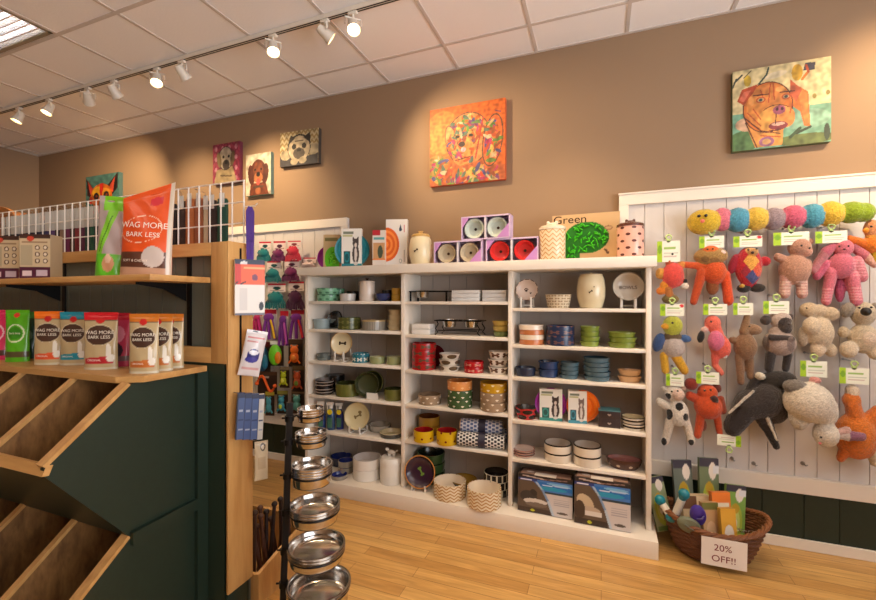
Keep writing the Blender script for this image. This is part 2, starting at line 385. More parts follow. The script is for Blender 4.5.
# ceiling slab made of strips that leave the fixture openings free
def ceiling():
    xs = sorted({x0-.1, x1+.1, *[t[0] for t in tro], *[t[1] for t in tro]}); ys = sorted({y0-.1, y1+.1, *[t[2] for t in tro], *[t[3] for t in tro]})
    m = MB()
    for i in range(len(xs)-1):
        for j in range(len(ys)-1):
            cx_, cy_ = (xs[i]+xs[i+1])/2, (ys[j]+ys[j+1])/2
            if any(t[0] < cx_ < t[1] and t[2] < cy_ < t[3] for t in tro): continue
            m.box(xs[i], ys[j], ZC, xs[i+1], ys[j+1], ZC+.1)
    struct('ceiling', m, M_tile)
    g = MB(); i = -12
    while TX0+TW*i < x1:
        X = TX0+TW*i
        if X > x0: g.box(X-.012, y0, ZC-.004, X+.012, y1, ZC+.001)
        i += 1
    j = 0
    while TY0-TD*j > y0:
        Y = TY0-TD*j
        g.box(x0, Y-.012, ZC-.005, x1, Y+.012, ZC+.001); j += 1
    g.box(x0, y1-.02, ZC-.006, x1, y1, ZC+.001); g.box(x0, y0, ZC-.006, x0+.02, y1, ZC+.001)
    struct('trim_1', g, M_tee)
ceiling()
struct('wall_back', MB().box(x0-.1, y1, 0, x1+.1, y1+.1, ZC), M_wall)
struct('wall_left', MB().box(x0-.1, y0, 0, x0, y1, ZC), M_wall)
struct('wall_front', MB().box(x0-.1, y0-.1, 0, x1+.1, y0, ZC), M_wall)
m = MB(); wa, wb, wc, wd = -2.4, 1.6, 0.6, 2.9
m.box(x1, y0-.1, 0, x1+.1, wa, ZC).box(x1, wb, 0, x1+.1, y1+.1, ZC).box(x1, wa, 0, x1+.1, wb, wc).box(x1, wa, wd, x1+.1, wb, ZC)
struct('wall_right', m, M_wall)
m = MB()
for yy in (wa, -1.1, 0.25, wb-.05): m.box(x1+.02, yy, wc, x1+.05, yy+.05, wd)
m.box(x1+.02, wa, wc, x1+.05, wb, wc+.05).box(x1+.02, wa, wd-.05, x1+.05, wb, wd)
struct('window_1', m, M_white)
# beadboard wall panels: white above, green below
def beadboard(name, a, b, z0, z1, Y, t, m, sp=0.115, g=0.004, off=0.0):
    mb = MB(); X = a; k = 0
    edges = [a]; e = a+off
    while e < b:
        if e > a+0.01: edges.append(e)
        e += sp*(1+0.18*math.sin(k*2.3)); k += 1
    edges.append(b)
    for i in range(len(edges)-1): mb.box(edges[i]+(g/2 if i else 0), Y, z0, edges[i+1]-g/2, Y+t, z1)
    mb.box(a, Y+0.008, z0, b, Y+t+.001, z1)
    return struct(name, mb, m)
XL, XR = 0.114, x1
beadboard('trim_2', XL, XR, 0.33, 2.215, 3.158, .021, M_whiteb, off=0.16)
m = MB(); m.box(XL, 3.138, 2.14, XR, 3.158, 2.215, bev=.002).box(XL, 3.139, 0.42, XL+.06, 3.158, 2.14).box(XL, 3.130, 0.335, XR, 3.158, 0.43, bev=.003)
m.box(XL-.004, 3.132, 2.212, XR, 3.18, 2.222)
struct('trim_3', m, M_white)
beadboard('trim_4', x0, -2.067, 0.33, 2.215, 3.158, .021, M_whiteb)
m = MB(); m.box(x0, 3.138, 2.14, -2.067, 3.158, 2.215, bev=.002).box(-2.13, 3.139, .42, -2.067, 3.158, 2.14).box(x0, 3.130, .335, -2.067, 3.158, .43, bev=.003)
struct('trim_5', m, M_white)
beadboard('trim_6', XL, XR, 0.0, 0.335, 3.150, .029, M_green, sp=.2)
beadboard('trim_7', x0, -2.067, 0.0, 0.335, 3.150, .029, M_green, sp=.2)
struct('baseboard_back', MB().box(XL, 3.132, 0, XR, 3.150, .062, bev=.004).box(x0, 3.132, 0, -2.067, 3.150, .062, bev=.004), M_white)
# ------------------------------------------------------------------ fluorescent troffers
M_tube = mat('fluorescent tube', (255, 244, 228), 0.5, emit=TROFFER_POWER)
M_diff = mat('lit diffuser', (255, 236, 214), 0.5, emit=DIFFUSER_POWER)
M_louver = mat('polished louvre', (190, 190, 195), 0.25, 0.9)
M_trofr = mat('troffer frame', (150, 140, 120), 0.5)
def troffer(t, label, grid):
    a, b, c, d = t; o = thing('ceiling_light', label, 'ceiling light', ((a+b)/2, (c+d)/2, ZC), group='fluorescent ceiling lights')
    w, h = (b-a)/2, (d-c)/2
    m = MB(); m.box(-w, -h, -.006, w, -h+.025, .004).box(-w, h-.025, -.006, w, h, .004).box(-w, -h, -.006, -w+.025, h, .004).box(w-.025, -h, -.006, w, h, .004)
    m.build('frame', M_trofr, o)
    m = MB(); m.box(-w+.001, -h+.001, .095, w-.001, h-.001, .099).box(-w+.001, -h+.001, .005, -w+.004, h-.001, .095).box(w-.004, -h+.001, .005, w-.001, h-.001, .095).box(-w+.001, -h+.001, .005, w-.001, -h+.004, .095).box(-w+.001, h-.004, .005, w-.001, h-.001, .095)
    m.build('housing', M_lampw, o)
    for k in (-.6, -.2, .2, .6):
        if grid: MB().tube([(-w+.02, h*k, .07), (w-.02, h*k, .07)], .018, seg=10).build('tube', M_tube, o)
    if not grid: MB().box(-w+.026, -h+.026, .0, w-.026, h-.026, .004).build('diffuser', M_diff, o)
    if grid:
        m = MB(); n = 26; k2 = 12
        for i in range(n+1): X = -w+.02+(2*w-.04)*i/n; m.box(X-.0012, -h+.02, .002, X+.0012, h-.02, .05)
        for i in range(k2+1): Y = -h+.02+(2*h-.04)*i/k2; m.box(-w+.02, Y-.0035, .002, w-.02, Y+.0035, .05)
        m.build('louvre', M_louver, o, smooth=0)
    return o
troffer(tro[0], 'recessed fluorescent ceiling light with a silver egg-crate louvre', True)
for i, t in enumerate(tro[1:]):
    troffer(t, 'recessed fluorescent ceiling light behind the photographer, '+['over the gondola', 'far over the gondola', 'over the floor', 'far over the floor', 'by the shop side', 'far by the shop side', 'over the bins'][i], False)
# ------------------------------------------------------------------ track lighting
tk = thing('lighting_track', 'long lighting track of white metal fixed under the ceiling tiles', 'lighting track', (-1.9, 2.27, ZC))
MB().box(-4.6, -.018, -.032, 4.4, .018, -.004, bev=.002).build('rail', M_lampw, tk, smooth=0)
MB().box(-4.58, -.012, -.0335, 4.38, -.004, -.0305).box(-4.58, .004, -.0335, 4.38, .012, -.0305).build('groove', M_black, tk, smooth=0)
M_bulb = mat('lit halogen bulb', (255, 214, 150), 0.4, emit=14)
M_bulboff = mat('lamp interior', (120, 100, 70), 0.4)
def track_head(px, target, power, label, lit_toward=None, size=1.0, cone=80):
    X = atZ(px, 60, ZC-.03)
    # position along the rail seen at pixel column px
    u = (px-PCX)/F_PX; r = (-_s+_c*u, _c+_s*u); X = r[0]/r[1]*2.27
    o = thing('track_spotlight', label, 'spotlight', (X, 2.27, ZC-.034), group='spotlights on the ceiling track')
    piv = Vector((0, 0, -.085)); d = (Vector(target)-Vector((X, 2.27, ZC-.034-.1))).normalized()
    MB().box(-.03, -.014, -.018, .03, .014, 0, bev=.002).tube([(0, 0, -.018), (0, 0, -.04)], .008).build('adapter', M_lampw, o)
    side = d.cross(Vector((0, 0, 1))); side = side.normalized() if side.length > 1e-3 else Vector((1, 0, 0))
    w = .05*size
    MB().tube([piv+side*w, Vector((0, 0, -.04))+side*w, Vector((0, 0, -.04))-side*w, piv-side*w], .004*size+.002).build('yoke', M_lampw, o)
    q = (-d).to_track_quat('Z', 'Y').to_matrix().to_4x4(); Mx = Matrix.Translation(piv) @ q
    # local +Z points away from the light direction
    MB().lathe([(0.001, .05), (.022, .05), (.03, .03), (.034, -.01), (.045, -.045), (.045, -.05), (.040, -.05), (.036, -.035)], 20, M=Mx).build('lamp_housing', M_lampw, o)
    MB().lathe([(0, -.036), (.037, -.036), (.037, -.034), (0, -.034)], 20, M=Mx).build('bulb', M_bulb, o)
    L = bpy.data.lights.new('spot_beam', 'SPOT'); L.energy = power*SPOT_SCALE; L.color = SPOT_COL; L.spot_size = math.radians(cone); L.spot_blend = 1.0; L.shadow_soft_size = .03
    lo = bpy.data.objects.new('spot_beam', L); C.objects.link(lo); lo.parent = o; lo.location = piv+d*.056; lo.rotation_euler = (-d).to_track_quat('Z', 'Y').to_euler()
    return o
SP = 1.0
for a in (
    (19, (-5.6, 1.2, 0.2), 22, 'lit white track spotlight closest to the far corner of the ceiling'),
    (49, (-4.9, 1.0, 0.2), 22, 'lit white track spotlight second from the far corner'),
    (88, (-5.2, 3.18, 2.45), 60, 'white track spotlight turned towards the small chihuahua painting'),
    (114, (-3.9, 3.18, 2.3), 30, 'white track spotlight between the chihuahua painting and the pink puppy painting'),
    (157, (-2.1, 1.2, 0.5), 20, 'lit white track spotlight tipped down over the wooden gondola'),
    (182, (-2.9, 3.18, 2.35), 44, 'white track spotlight turned towards the brown dog painting'),
    (273, (-1.0, 1.35, 0.3), 24, 'lit white track spotlight over the steel bowl rack'),
    (325, (-0.85, 3.18, 2.45), 44, 'white track spotlight turned sideways towards the orange dog painting'),
    (353, (-0.25, 1.0, 0.2), 26, 'lit white track spotlight facing into the shop, nearest the camera'),
): track_head(*a)
for X, tgt, pw, lab in ((-0.2, (-0.2, 3.1, 0.9), 24, 'track spotlight past the picture edge aimed at the white shelves'), (0.75, (0.75, 2.2, 0.0), 20, 'track spotlight past the picture edge aimed at the floor'),
                   (1.75, (1.6, 3.18, 2.45), 44, 'track spotlight past the picture edge beside the bulldog painting'), (1.2, (1.0, 3.1, 1.2), 10, 'track spotlight past the picture edge aimed at the plush toys')):
    u = X/2.27; # invert column
    track_head(PCX+F_PX*((_c*u+_s)/(_c-_s*u)), tgt, pw, lab)
# ------------------------------------------------------------------ white shelving unit against the wall
UX = [(-2.263, -2.233), (-1.390, -1.361), (-0.587, -0.560), (0.253, 0.282)]      # uprights
UF, UB = 2.83, 3.145
unit = thing('shelving_unit', 'long white wooden shelving unit with three bays full of pet bowls', 'shelving unit', (-0.99, 2.95, 0))
ox, oy = -0.99, 2.95
def ubox(name, *b, bev=.002, m=None): return MB().box(b[0]-ox, b[1]-oy, b[2], b[3]-ox, b[4]-oy, b[5], bev=bev).build(name, m or M_white, unit, smooth=0.5)
M_unitback = mat('unit back panel', (176, 166, 158), 0.6)
ubox('base', UX[0][0]-.02, 2.707, 0, UX[3][1]+.024, UB, .103)
ubox('worktop', -2.285, 2.765, 1.690, .305, 3.17, 1.755, bev=.004)
for a, b in UX: ubox('upright', a, UF, .103, b, UB, 1.690)
m = MB(); xx = UX[0][1]
while xx < UX[3][0]-.01:
    x2 = min(xx+.14, UX[3][0]); m.box(xx-ox+.0015, 3.128-oy, .103, x2-ox-.0015, 3.134-oy, 1.69); xx = x2
m.box(UX[0][1]-ox, 3.133-oy, .103, UX[3][0]-ox, 3.144-oy, 1.69)
m.build('back_panel', M_unitback, unit, smooth=0)
SH = {1: [1.485, 1.258, .998, .723, .437, .103], 2: [1.484, 1.237, .975, .720, .454, .103], 3: [1.440, 1.193, .975, .685, .426, .103]}
for b in (1, 2, 3):
    for z in SH[b][:5]: ubox('shelf', UX[b-1][1], UF+.004, z-.022, UX[b][0], 3.128, z, bev=.0015)
# ------------------------------------------------------------------ wooden display wall (gondola) with the scoop bins in front
GX, GY, GY2 = -1.58, 1.447, 1.589
GL = -5.0
gon = thing('display_gondola', 'pine framed display wall with grey green beadboard and dark green base', 'display unit', (-2.2, 1.5, 0))
gx, gy = -2.2, 1.5
def gbox(name, *b, bev=.002, m=None, par=None, sm=.5): return MB().box(b[0]-gx, b[1]-gy, b[2], b[3]-gx, b[4]-gy, b[5], bev=bev).build(name, m or M_oak, par or gon, smooth=sm)
gbox('end_panel', GX-.012, GY-.004, .15, GX, GY2, 1.762)
gbox('end_post', GX-.104, GY-.006, 1.200, GX-.012, GY+.018, 1.760)
gbox('top_rail', GL, GY-.006, 1.700, GX-.104, GY+.018, 1.760, m=M_oakx)
gbox('top_board', GL, GY+.018, 1.742, GX-.012, GY2, 1.760, m=M_oakx)
gbox('bottom_rail', GL, GY-.006, 1.200, GX-.104, GY+.018, 1.272, m=M_oakx)
m = MB(); xx = GL
while xx < GX-.11:
    x2 = min(xx+.095, GX-.1); m.box(xx-gx+.002, .028+GY-gy, 1.24, x2-gx-.002, .035+GY-gy, 1.73); xx = x2
m.box(GL-gx, .034+GY-gy, .16, GX-.02-gx, .06+GY-gy, 1.74)
m.build('beadboard', M_greybead, gon, smooth=0)
gbox('base_panel', GL, GY+.002, 0.0, GX-.03, GY+.028, 1.200, m=M_green)
gbox('end_plinth', GX-.028, GY+.006, 0.0, GX-.012, GY2-.01, .15, m=M_green)
gbox('back_board', GL, GY2-.02, 0, GX-.012, GY2-.002, 1.742, m=M_greybead)
MB().box(GX-gx+.0005, GY+.060-gy, .95, GX-gx+.003, GY+.070-gy, 1.735).build('slotted_strip', M_black, gon, smooth=0)
for X in (-1.86, -2.85, -3.9):
    gbox('slotted_strip', X-.012, GY+.008+.012, 1.27, X+.012, GY+.028, 1.70, m=M_black, bev=0)
# upper shelf with brackets
us = thing('wall_shelf', 'upper pine shelf of the display wall carrying the tall treat bags', 'shelf', (-2.2, 1.3, 1.572))
MB().box(GL+2.2, 1.158-1.3, 0, -1.684+2.2, GY-1.3-.008, .025, bev=.002).build('board', M_oakx, us)
for X in (-1.86, -2.85, -3.9):
    MB().prism([(GY+.005-1.3, 0), (1.22-1.3, 0), (1.22-1.3, -.012), (1.34-1.3, -.03), (1.40-1.3, -.06), (GY+.005-1.3, -.085)], 'X', X+2.2-.004, X+2.2+.004).build('bracket', M_black, us, smooth=0)
# scoop bins
BX = -1.728
bins = thing('scoop_bin_unit', 'dark green two-tier scoop bin unit with empty plywood compartments', 'bin unit', (-2.2, 1.2, 0))
bx, by = -2.2, 1.2
def yz(*p): return [(a-by, b) for a, b in p]
side = yz((GY, 0.0), (GY, 1.160), (1.11, 1.160), (.835, .930), (.835, .905), (1.11, .560), (.835, .335), (.835, .305), (1.08, 0.0))
MB().prism(side, 'X', BX-.020-bx, BX-bx).build('side_panel', M_green, bins, smooth=0)
m = MB()   # raised trims on the green side
m.prism(yz((GY, 0), (GY, 1.16), (GY-.055, 1.16), (GY-.055, 0)), 'X', BX-bx, BX-bx+.020)
m.prism(yz((GY-.055, .590), (GY-.055, .540), (1.11, .530), (1.11, .580)), 'X', BX-bx, BX-bx+.020)
m.build('side_trim', M_green, bins, smooth=0)
# plywood dividers: one board per compartment wall
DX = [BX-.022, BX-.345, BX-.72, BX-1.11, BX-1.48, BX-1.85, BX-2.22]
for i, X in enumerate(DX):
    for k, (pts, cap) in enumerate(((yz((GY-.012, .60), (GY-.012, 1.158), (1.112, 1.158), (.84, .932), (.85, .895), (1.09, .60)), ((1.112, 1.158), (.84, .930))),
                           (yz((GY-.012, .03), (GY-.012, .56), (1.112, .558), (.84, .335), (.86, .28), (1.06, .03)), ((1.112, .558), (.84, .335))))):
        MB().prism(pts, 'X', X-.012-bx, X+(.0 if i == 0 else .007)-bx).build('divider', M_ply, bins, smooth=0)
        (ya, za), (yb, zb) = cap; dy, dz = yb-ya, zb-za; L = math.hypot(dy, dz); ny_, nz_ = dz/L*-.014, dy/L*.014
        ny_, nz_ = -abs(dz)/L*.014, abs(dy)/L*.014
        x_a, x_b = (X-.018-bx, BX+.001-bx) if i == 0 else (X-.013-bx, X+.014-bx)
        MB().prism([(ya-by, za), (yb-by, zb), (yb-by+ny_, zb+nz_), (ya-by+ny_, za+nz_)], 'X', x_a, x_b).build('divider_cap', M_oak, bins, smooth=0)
xl = GL
for z0_, zl in ((.56, .905), (0.0, .305)):
    # sloping front board: green outside, plywood inside
    yb_ = 1.11 if z0_ > .1 else 1.08
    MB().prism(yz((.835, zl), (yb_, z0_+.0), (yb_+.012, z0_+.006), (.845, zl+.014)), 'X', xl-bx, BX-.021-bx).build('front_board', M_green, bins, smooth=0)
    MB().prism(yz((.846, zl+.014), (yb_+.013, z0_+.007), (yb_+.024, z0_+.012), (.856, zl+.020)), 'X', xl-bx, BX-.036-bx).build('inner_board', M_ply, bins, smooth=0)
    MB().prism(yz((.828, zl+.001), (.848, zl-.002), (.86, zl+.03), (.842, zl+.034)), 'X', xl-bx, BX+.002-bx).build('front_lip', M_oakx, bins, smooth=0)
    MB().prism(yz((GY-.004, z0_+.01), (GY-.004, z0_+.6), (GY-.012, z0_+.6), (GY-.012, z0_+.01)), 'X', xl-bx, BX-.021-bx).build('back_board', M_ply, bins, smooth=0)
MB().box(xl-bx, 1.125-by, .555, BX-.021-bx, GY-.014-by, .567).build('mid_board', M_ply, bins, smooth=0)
# plank on top of the bins
TPZ = 1.188
m = MB(); m.prism([(GL+2.2, 1.095-1.3), (-1.79+2.2, 1.095-1.3), (-1.706+2.2, 1.15-1.3), (-1.706+2.2, GY-.008-1.3), (GL+2.2, GY-.008-1.3)], 'Z', 0, TPZ-1.163)
tag(m.build('bin_top_plank', M_oakx, loc=(-2.2, 1.3, 1.163), smooth=0), 'pine plank with a clipped corner lying across the green scoop bins', 'shelf')
# ------------------------------------------------------------------ wire grid on top of the display wall
GRY, gz0, gz1 = 1.55, 1.760, 2.066
gxr = atY(244.5, 200, GRY).x
gr = thing('wire_grid_panel', 'white coated wire grid panel standing along the top of the pine display', 'wire grid', (gxr-1.5, GRY, gz0))
m = MB()
for k in range(4):
    z = (gz1-gz0)*k/3.0+.004*(k == 0) ; m.tube([(-2.0, 0, z), (1.5, 0, z)], .0036, seg=6)
k = 0
while k*.0735 < 3.5:
    m.tube([(1.5-k*.0735, -.004, .0), (1.5-k*.0735, -.004, gz1-gz0)], .0038, seg=6); k += 1
m.build('wires', M_wire, gr)
# wooden hutch far away at the side wall
h_ = thing('arched_hutch', 'dark honey wooden hutch with an arched top by the far side wall', 'cabinet', (-5.9, 2.55, 0))
pts = [(-.6, 0), (.6, 0), (.6, 2.28)]+[(.6*math.cos(a), 2.28+.14*math.sin(a)) for a in [math.pi*k/16 for k in range(1, 16)]]+[(-.6, 2.28)]
M_honey = wood('honey pine', (150, 92, 40), (186, 124, 62), 'X', 4, .45)
MB().prism(pts, 'Y', -.2, .2).build('body', M_honey, h_, smooth=.5)
pts2 = [(-.64, 2.26), (.64, 2.26)]+[(.64*math.cos(a), 2.28+.17*math.sin(a)) for a in [math.pi*k/16 for k in range(0, 17)]]
MB().prism(pts2, 'Y', -.235, -.2).build('cornice', M_honey, h_, smooth=.5)
for X in (-.3, .3): MB().box(X-.27, -.22, .15, X+.27, -.2, 2.15, bev=.004).build('door', M_honey, h_, smooth=.5)
# ------------------------------------------------------------------ pottery
MESHC = {}
def bowl_mesh(d, h, style, mo, mi_, mr=None):
    key = (round(d, 4), round(h, 4), style, mo.name, mi_.name, mr.name if mr else '')
    if key in MESHC: return MESHC[key]
    r, t = d/2, max(.004, d*.035)
    if style == 'crock':
        P = [(0, 0), (r*.86, 0), (r*.94, h*.06), (r*.97, h*.5), (r, h*.93), (r-.0008, h), (r-t, h), (r-t*1.3, h*.9), (r*.8, h*.22), (r*.6, h*.15), (0, h*.14)]
        I = 4
    elif style == 'straight':
        P = [(0, 0), (r*.96, 0), (r, h*.05), (r, h*.55), (r, h*.87), (r-.001, h), (r-t, h), (r-t, h*.9), (r-t-.002, h*.2), (r*.6, h*.14), (0, h*.14)]
        I = 4
    elif style == 'flare':
        P = [(0, 0), (r*.78, 0), (r*.82, h*.07), (r*.90, h*.5), (r*.98, h*.9), (r, h), (r-t, h*.99), (r*.86, h*.85), (r*.66, h*.25), (r*.45, h*.16), (0, h*.15)]
        I = 4
    elif style == 'rim':
        P = [(0, 0), (r*.82, 0), (r*.88, h*.08), (r*.90, h*.55), (r*.92, h*.8), (r, h*.86), (r, h), (r-t, h), (r*.8, h*.3), (r*.6, h*.16), (0, h*.15)]
        I = 5
    elif style == 'round':
        P = [(0, 0), (r*.5, 0), (r*.55, h*.05), (r*.82, h*.28), (r*.97, h*.65), (r, h*.94), (r-.002, h), (r-t, h*.98), (r*.88, h*.6), (r*.62, h*.22), (0, h*.12)]
        I = 5
    elif style == 'plate':
        P = [(0, 0), (r*.55, 0), (r*.58, h*.1), (r*.9, h*.6), (r, h*.92), (r, h), (r*.94, h*.97), (r*.8, h*.5), (r*.55, h*.2), (r*.3, h*.16), (0, h*.15)]
        I = 4
    mats = [mo, mi_, mr or mo]; mi = []
    for i in range(len(P)-1): mi.append(0 if i < I else (2 if i == I or (i == I+1) else 1))
    me = MB().lathe(P, 36, mi).mesh('bowl', mats, .6, recalc=True)
    MESHC[key] = me; return me
G_ = {}
def glz(name, col, rough=.25, **k): return mat(name+' glaze', col, rough, coat=.3, **k)
cream, whiteg, blackg = glz('cream', (232, 216, 176)), glz('white', (232, 226, 216)), glz('black', (26, 22, 22))
LV = ['top shelf', 'second shelf', 'third shelf', 'fourth shelf', 'fifth shelf', 'base shelf']
BAY = {1: 'bay nearest steel bowls', 2: 'middle bay', 3: 'bay beside plush toys'}
def where(b, lv): return '%s, %s' % (LV[lv], BAY[b])
ORD = {1: [''], 2: ['lower', 'upper'], 3: ['bottom', 'middle', 'top'], 4: ['bottom', 'second', 'third', 'top'], 5: ['bottom', 'second', 'third', 'fourth', 'top']}
def stack(b, lv, px0, px1, ytop, n, Y, style, desc, mo, mi_=None, mr=None, kind='bowl', name='pet_bowl', d=None, h=None, tilt=0, rz=0):
    X, dd, zc = span(px0, px1, Y); d = d or dd; z = SH[b][lv]
    cy_ = ytop
    # rim ellipse: front edge seen from above or below
    zcn = zc-(d/2)*.95 if ytop < PCY else zc+(d/2)*.9
    top = zat(cy_, zcn); H = h or max(.01, (top-z)/n)
    ms = mo if isinstance(mo, list) else [mo]*n; mis = mi_ if isinstance(mi_, list) else [mi_ or mo]*n
    if isinstance(mo, list) and mi_ is None: mis = ms
    ds = desc if isinstance(desc, list) else [desc]*n
    for k in range(n):
        me = bowl_mesh(d, H-.0006, style, ms[k], mis[k], mr)
        o = link(name, me, None, (X+random.uniform(-.001, .001)*n, Y, z+.0004+k*H), (0, 0, rz+k*.7))
        lab = ('%s, %s of stack, %s' % (ds[k], ORD[n][k], where(b, lv))) if n > 1 else '%s, %s' % (ds[k], where(b, lv))
        tag(o, lab, kind, ('%s stack on the %s of the %s' % (ds[0], LV[lv], BAY[b])) if n > 1 else None)
    return X, d, z+n*H, H
def decal(pts, m, parent, loc, rot, t=.0006, name='emblem'):
    mb = MB()
    for p in pts: mb.prism(p, 'Y', -t, 0)
    return mb.build(name, m, parent, loc=loc, rot=rot, smooth=0)
def ell(cx, cy, rx, ry, n=14): return [(cx+rx*math.cos(2*math.pi*k/n), cy+ry*math.sin(2*math.pi*k/n)) for k in range(n)]
def bone(s): return [ell(-s*.8, s*.22, s*.28, s*.28), ell(-s*.8, -s*.22, s*.28, s*.28), ell(s*.8, s*.22, s*.28, s*.28), ell(s*.8, -s*.22, s*.28, s*.28), [(-s*.8, -s*.2), (s*.8, -s*.2), (s*.8, s*.2), (-s*.8, s*.2)]]
def paw(s, cx=0, cy=0): return [ell(cx, cy-s*.3, s*.5, s*.4), ell(cx-s*.6, cy+s*.2, s*.2, s*.26), ell(cx-s*.22, cy+s*.5, s*.2, s*.26), ell(cx+s*.22, cy+s*.5, s*.2, s*.26), ell(cx+s*.6, cy+s*.2, s*.2, s*.26)]
def rot2(P, a): return [[(x*math.cos(a)-y*math.sin(a), x*math.sin(a)+y*math.cos(a)) for x, y in p] for p in P]
def off2(P, dx, dy): return [[(x+dx, y+dy) for x, y in p] for p in P]
def plate_on_stand(b, lv, px0, px1, y0_, y1_, Y, mo, mi_, desc, emblem=None, em=None, mr=None, depth=.035, standcol=None, txt=None):
    """bowl or plate leaning back on a little easel, opening toward the shop"""
    X, d, zc = span(px0, px1, Y); z = SH[b][lv]; lean = math.radians(12)
    zc = zc-.03
    zb = zat(y1_, zc)-z
    t = thing('display_plate', '%s upright on easel, %s' % (desc, where(b, lv)), 'plate', (X, Y, z+max(zb, .015)+d/2*math.cos(lean)))
    yaw_ = math.atan2(-X, Y)*-.45*-1
    R = (math.pi/2-lean, 0, yaw_*.6)
    me = bowl_mesh(d, depth, 'plate', mo, mi_, mr); p = link('plate', me, t, (0, 0, 0), R)
    if emblem:
        q = decal(emblem, em, p, (0, 0, depth*.16+.001), (-math.pi/2, 0, 0))
    if txt: text(txt, d*.17, em, p, (0, 0, depth*.2+.004), (0, 0, 0))
    s = thing('plate_easel', 'white easel under %s, %s' % (desc, where(b, lv)), 'plate stand', (X, Y, z))
    w = d*.22; zz = max(zb, .015)
    m = MB()
    for sx in (-1, 1):
        m.box(sx*w-.007, -.055, 0, sx*w+.007, -.047, zz+.03, bev=.001).box(sx*w-.006, -.05, 0, sx*w+.006, .07, .008).tube([(sx*w, .06, .004), (sx*w, .045, d*.6)], .005)
    m.box(-w, .03, .012, w, .04, .022); m.build('easel_frame', standcol or whiteg, s)
    return t
# --- bay 1 (nearest the bowl rack)
mint = patmat('mint dotted glaze', (122, 178, 142), (78, 124, 96), 'dots', 9, .032, .26); greyw = glz('pale grey', (196, 190, 184)); navy = glz('navy', (38, 48, 92)); yel = glz('mustard', (204, 158, 62))
stack(1, 0, 317, 340, 288, 2, 2.94, 'crock', 'mint green dotted bowl', mint, glz('mint', (150, 200, 165)))
stack(1, 0, 334, 345, 288.5, 2, 3.065, 'crock', 'small mint green bowl at back', mint, glz('mint', (150, 200, 165)), name='pet_bowl')
stack(1, 0, 339.5, 356, 293.5, 1, 2.92, 'crock', 'low pale grey bowl', greyw)
stack(1, 0, 347, 359, 291, 1, 3.05, 'straight', 'small black bowl at the back', blackg)
stack(1, 0, 375, 391, 293.5, 1, 2.93, 'round', 'navy blue bowl', navy)
stack(1, 0, 382, 392, 290, 1, 3.06, 'crock', 'tall black bowl at the back', blackg)
stack(1, 0, 391.5, 401, 288, 2, 2.97, 'crock', 'mustard yellow bowl', yel)
bg = glz('blue grey', (150, 168, 172)); gg = patmat('olive leaf glaze', (80, 84, 42), (112, 112, 60), 'bones', 7, .04, .24); ridg = patmat('ridged grey glaze', (156, 150, 138), (120, 114, 102), 'ridges', 44, .1, .4)
stack(1, 1, 313, 331, 318.5, 1, 2.92, 'rim', 'pale blue grey bowl', bg)
stack(1, 1, 326, 341, 318.5, 1, 3.055, 'rim', 'pale blue grey bowl at the back', bg)
stack(1, 1, 337.5, 361, 317, 1, 2.93, 'straight', 'olive green bowl with pale leaves', gg, glz('olive', (80, 86, 40)))
stack(1, 1, 362, 386, 319.5, 1, 2.93, 'straight', 'ridged grey bowl with a tan rim', ridg, glz('tan', (186, 160, 112)), glz('tan', (186, 160, 112)))
stack(1, 1, 388, 402, 309.5, 4, 2.97, 'rim', 'beige bowl', glz('beige', (206, 186, 146)))
stack(1, 2, 316.5, 331.5, 352.5, 2, 2.93, 'rim', 'slate grey dish', glz('slate', (112, 120, 116)))
teal_b = patmat('teal bone glaze', (46, 116, 132), (222, 226, 214), 'bones', 8, .055, .25)
stack(1, 2, 352, 369.5, 352, 1, 2.93, 'straight', 'teal bowl with white bones', teal_b, glz('teal', (56, 130, 146)))
sage = glz('sage', (150, 156, 108)); sage2 = glz('sage inside', (186, 186, 140))
stack(1, 2, 369.5, 386, 355.5, 1, 2.92, 'crock', 'low sage green dish beside the teal bowl', sage, sage2)
stack(1, 2, 386.5, 402, 355.5, 1, 2.92, 'crock', 'low sage green dish against the upright', sage, sage2)
stack(1, 3, 315, 334.5, 377.5, 2, 2.92, 'crock', 'black and silver bowl', patmat('black silver', (30, 24, 24), (150, 138, 128), 'bands', 1, .024, .4, rough=.2), glz('grey inside', (120, 110, 104)))
stack(1, 3, 328, 345, 373, 1, 3.055, 'straight', 'black deep bowl at the back', blackg, glz('grey inside', (120, 110, 104)))
olive = glz('olive ridged', (104, 106, 48)); oliv2 = glz('dark olive', (56, 62, 30))
stack(1, 3, 335.5, 360, 380.5, 1, 2.935, 'straight', 'olive green straight bowl', olive, oliv2)
stack(1, 3, 384, 403, 386.5, 1, 2.93, 'straight', 'olive green bowl by the upright', olive, oliv2)
# leaning green bowls
def leaning(b, lv, px0, px1, y0_, y1_, Y, mo, mi_, label, lean, yaw_=0., depth=.06, style='crock', ell_=None):
    X, d, zc = span(px0, px1, Y); d = max(d, (y1_-y0_)/F_PX*zc) if ell_ is None else d
    z = SH[b][lv]; a = math.radians(lean)
    me = bowl_mesh(d, depth, style, mo, mi_); o = link('pet_bowl', me, None, (X, Y, z+d/2*math.sin(a)+.001), (a, 0, yaw_))
    tag(o, '%s, %s' % (label, where(b, lv)), 'bowl'); return o
leaning(1, 3, 360, 376, 367, 391, 2.95, oliv2, oliv2, 'dark green bowl leaning on its side', 78, .35)
leaning(1, 3, 366, 382, 368, 391, 3.045, olive, oliv2, 'olive bowl leaning behind the dark green one', 78, .2)
leaning(1, 1, 327, 345, 303, 320, 3.02, blackg, blackg, 'black plate leaning behind bowls', 68, 0, .025, 'plate')
xx, dd_, zc_ = span(368, 381, 2.90)
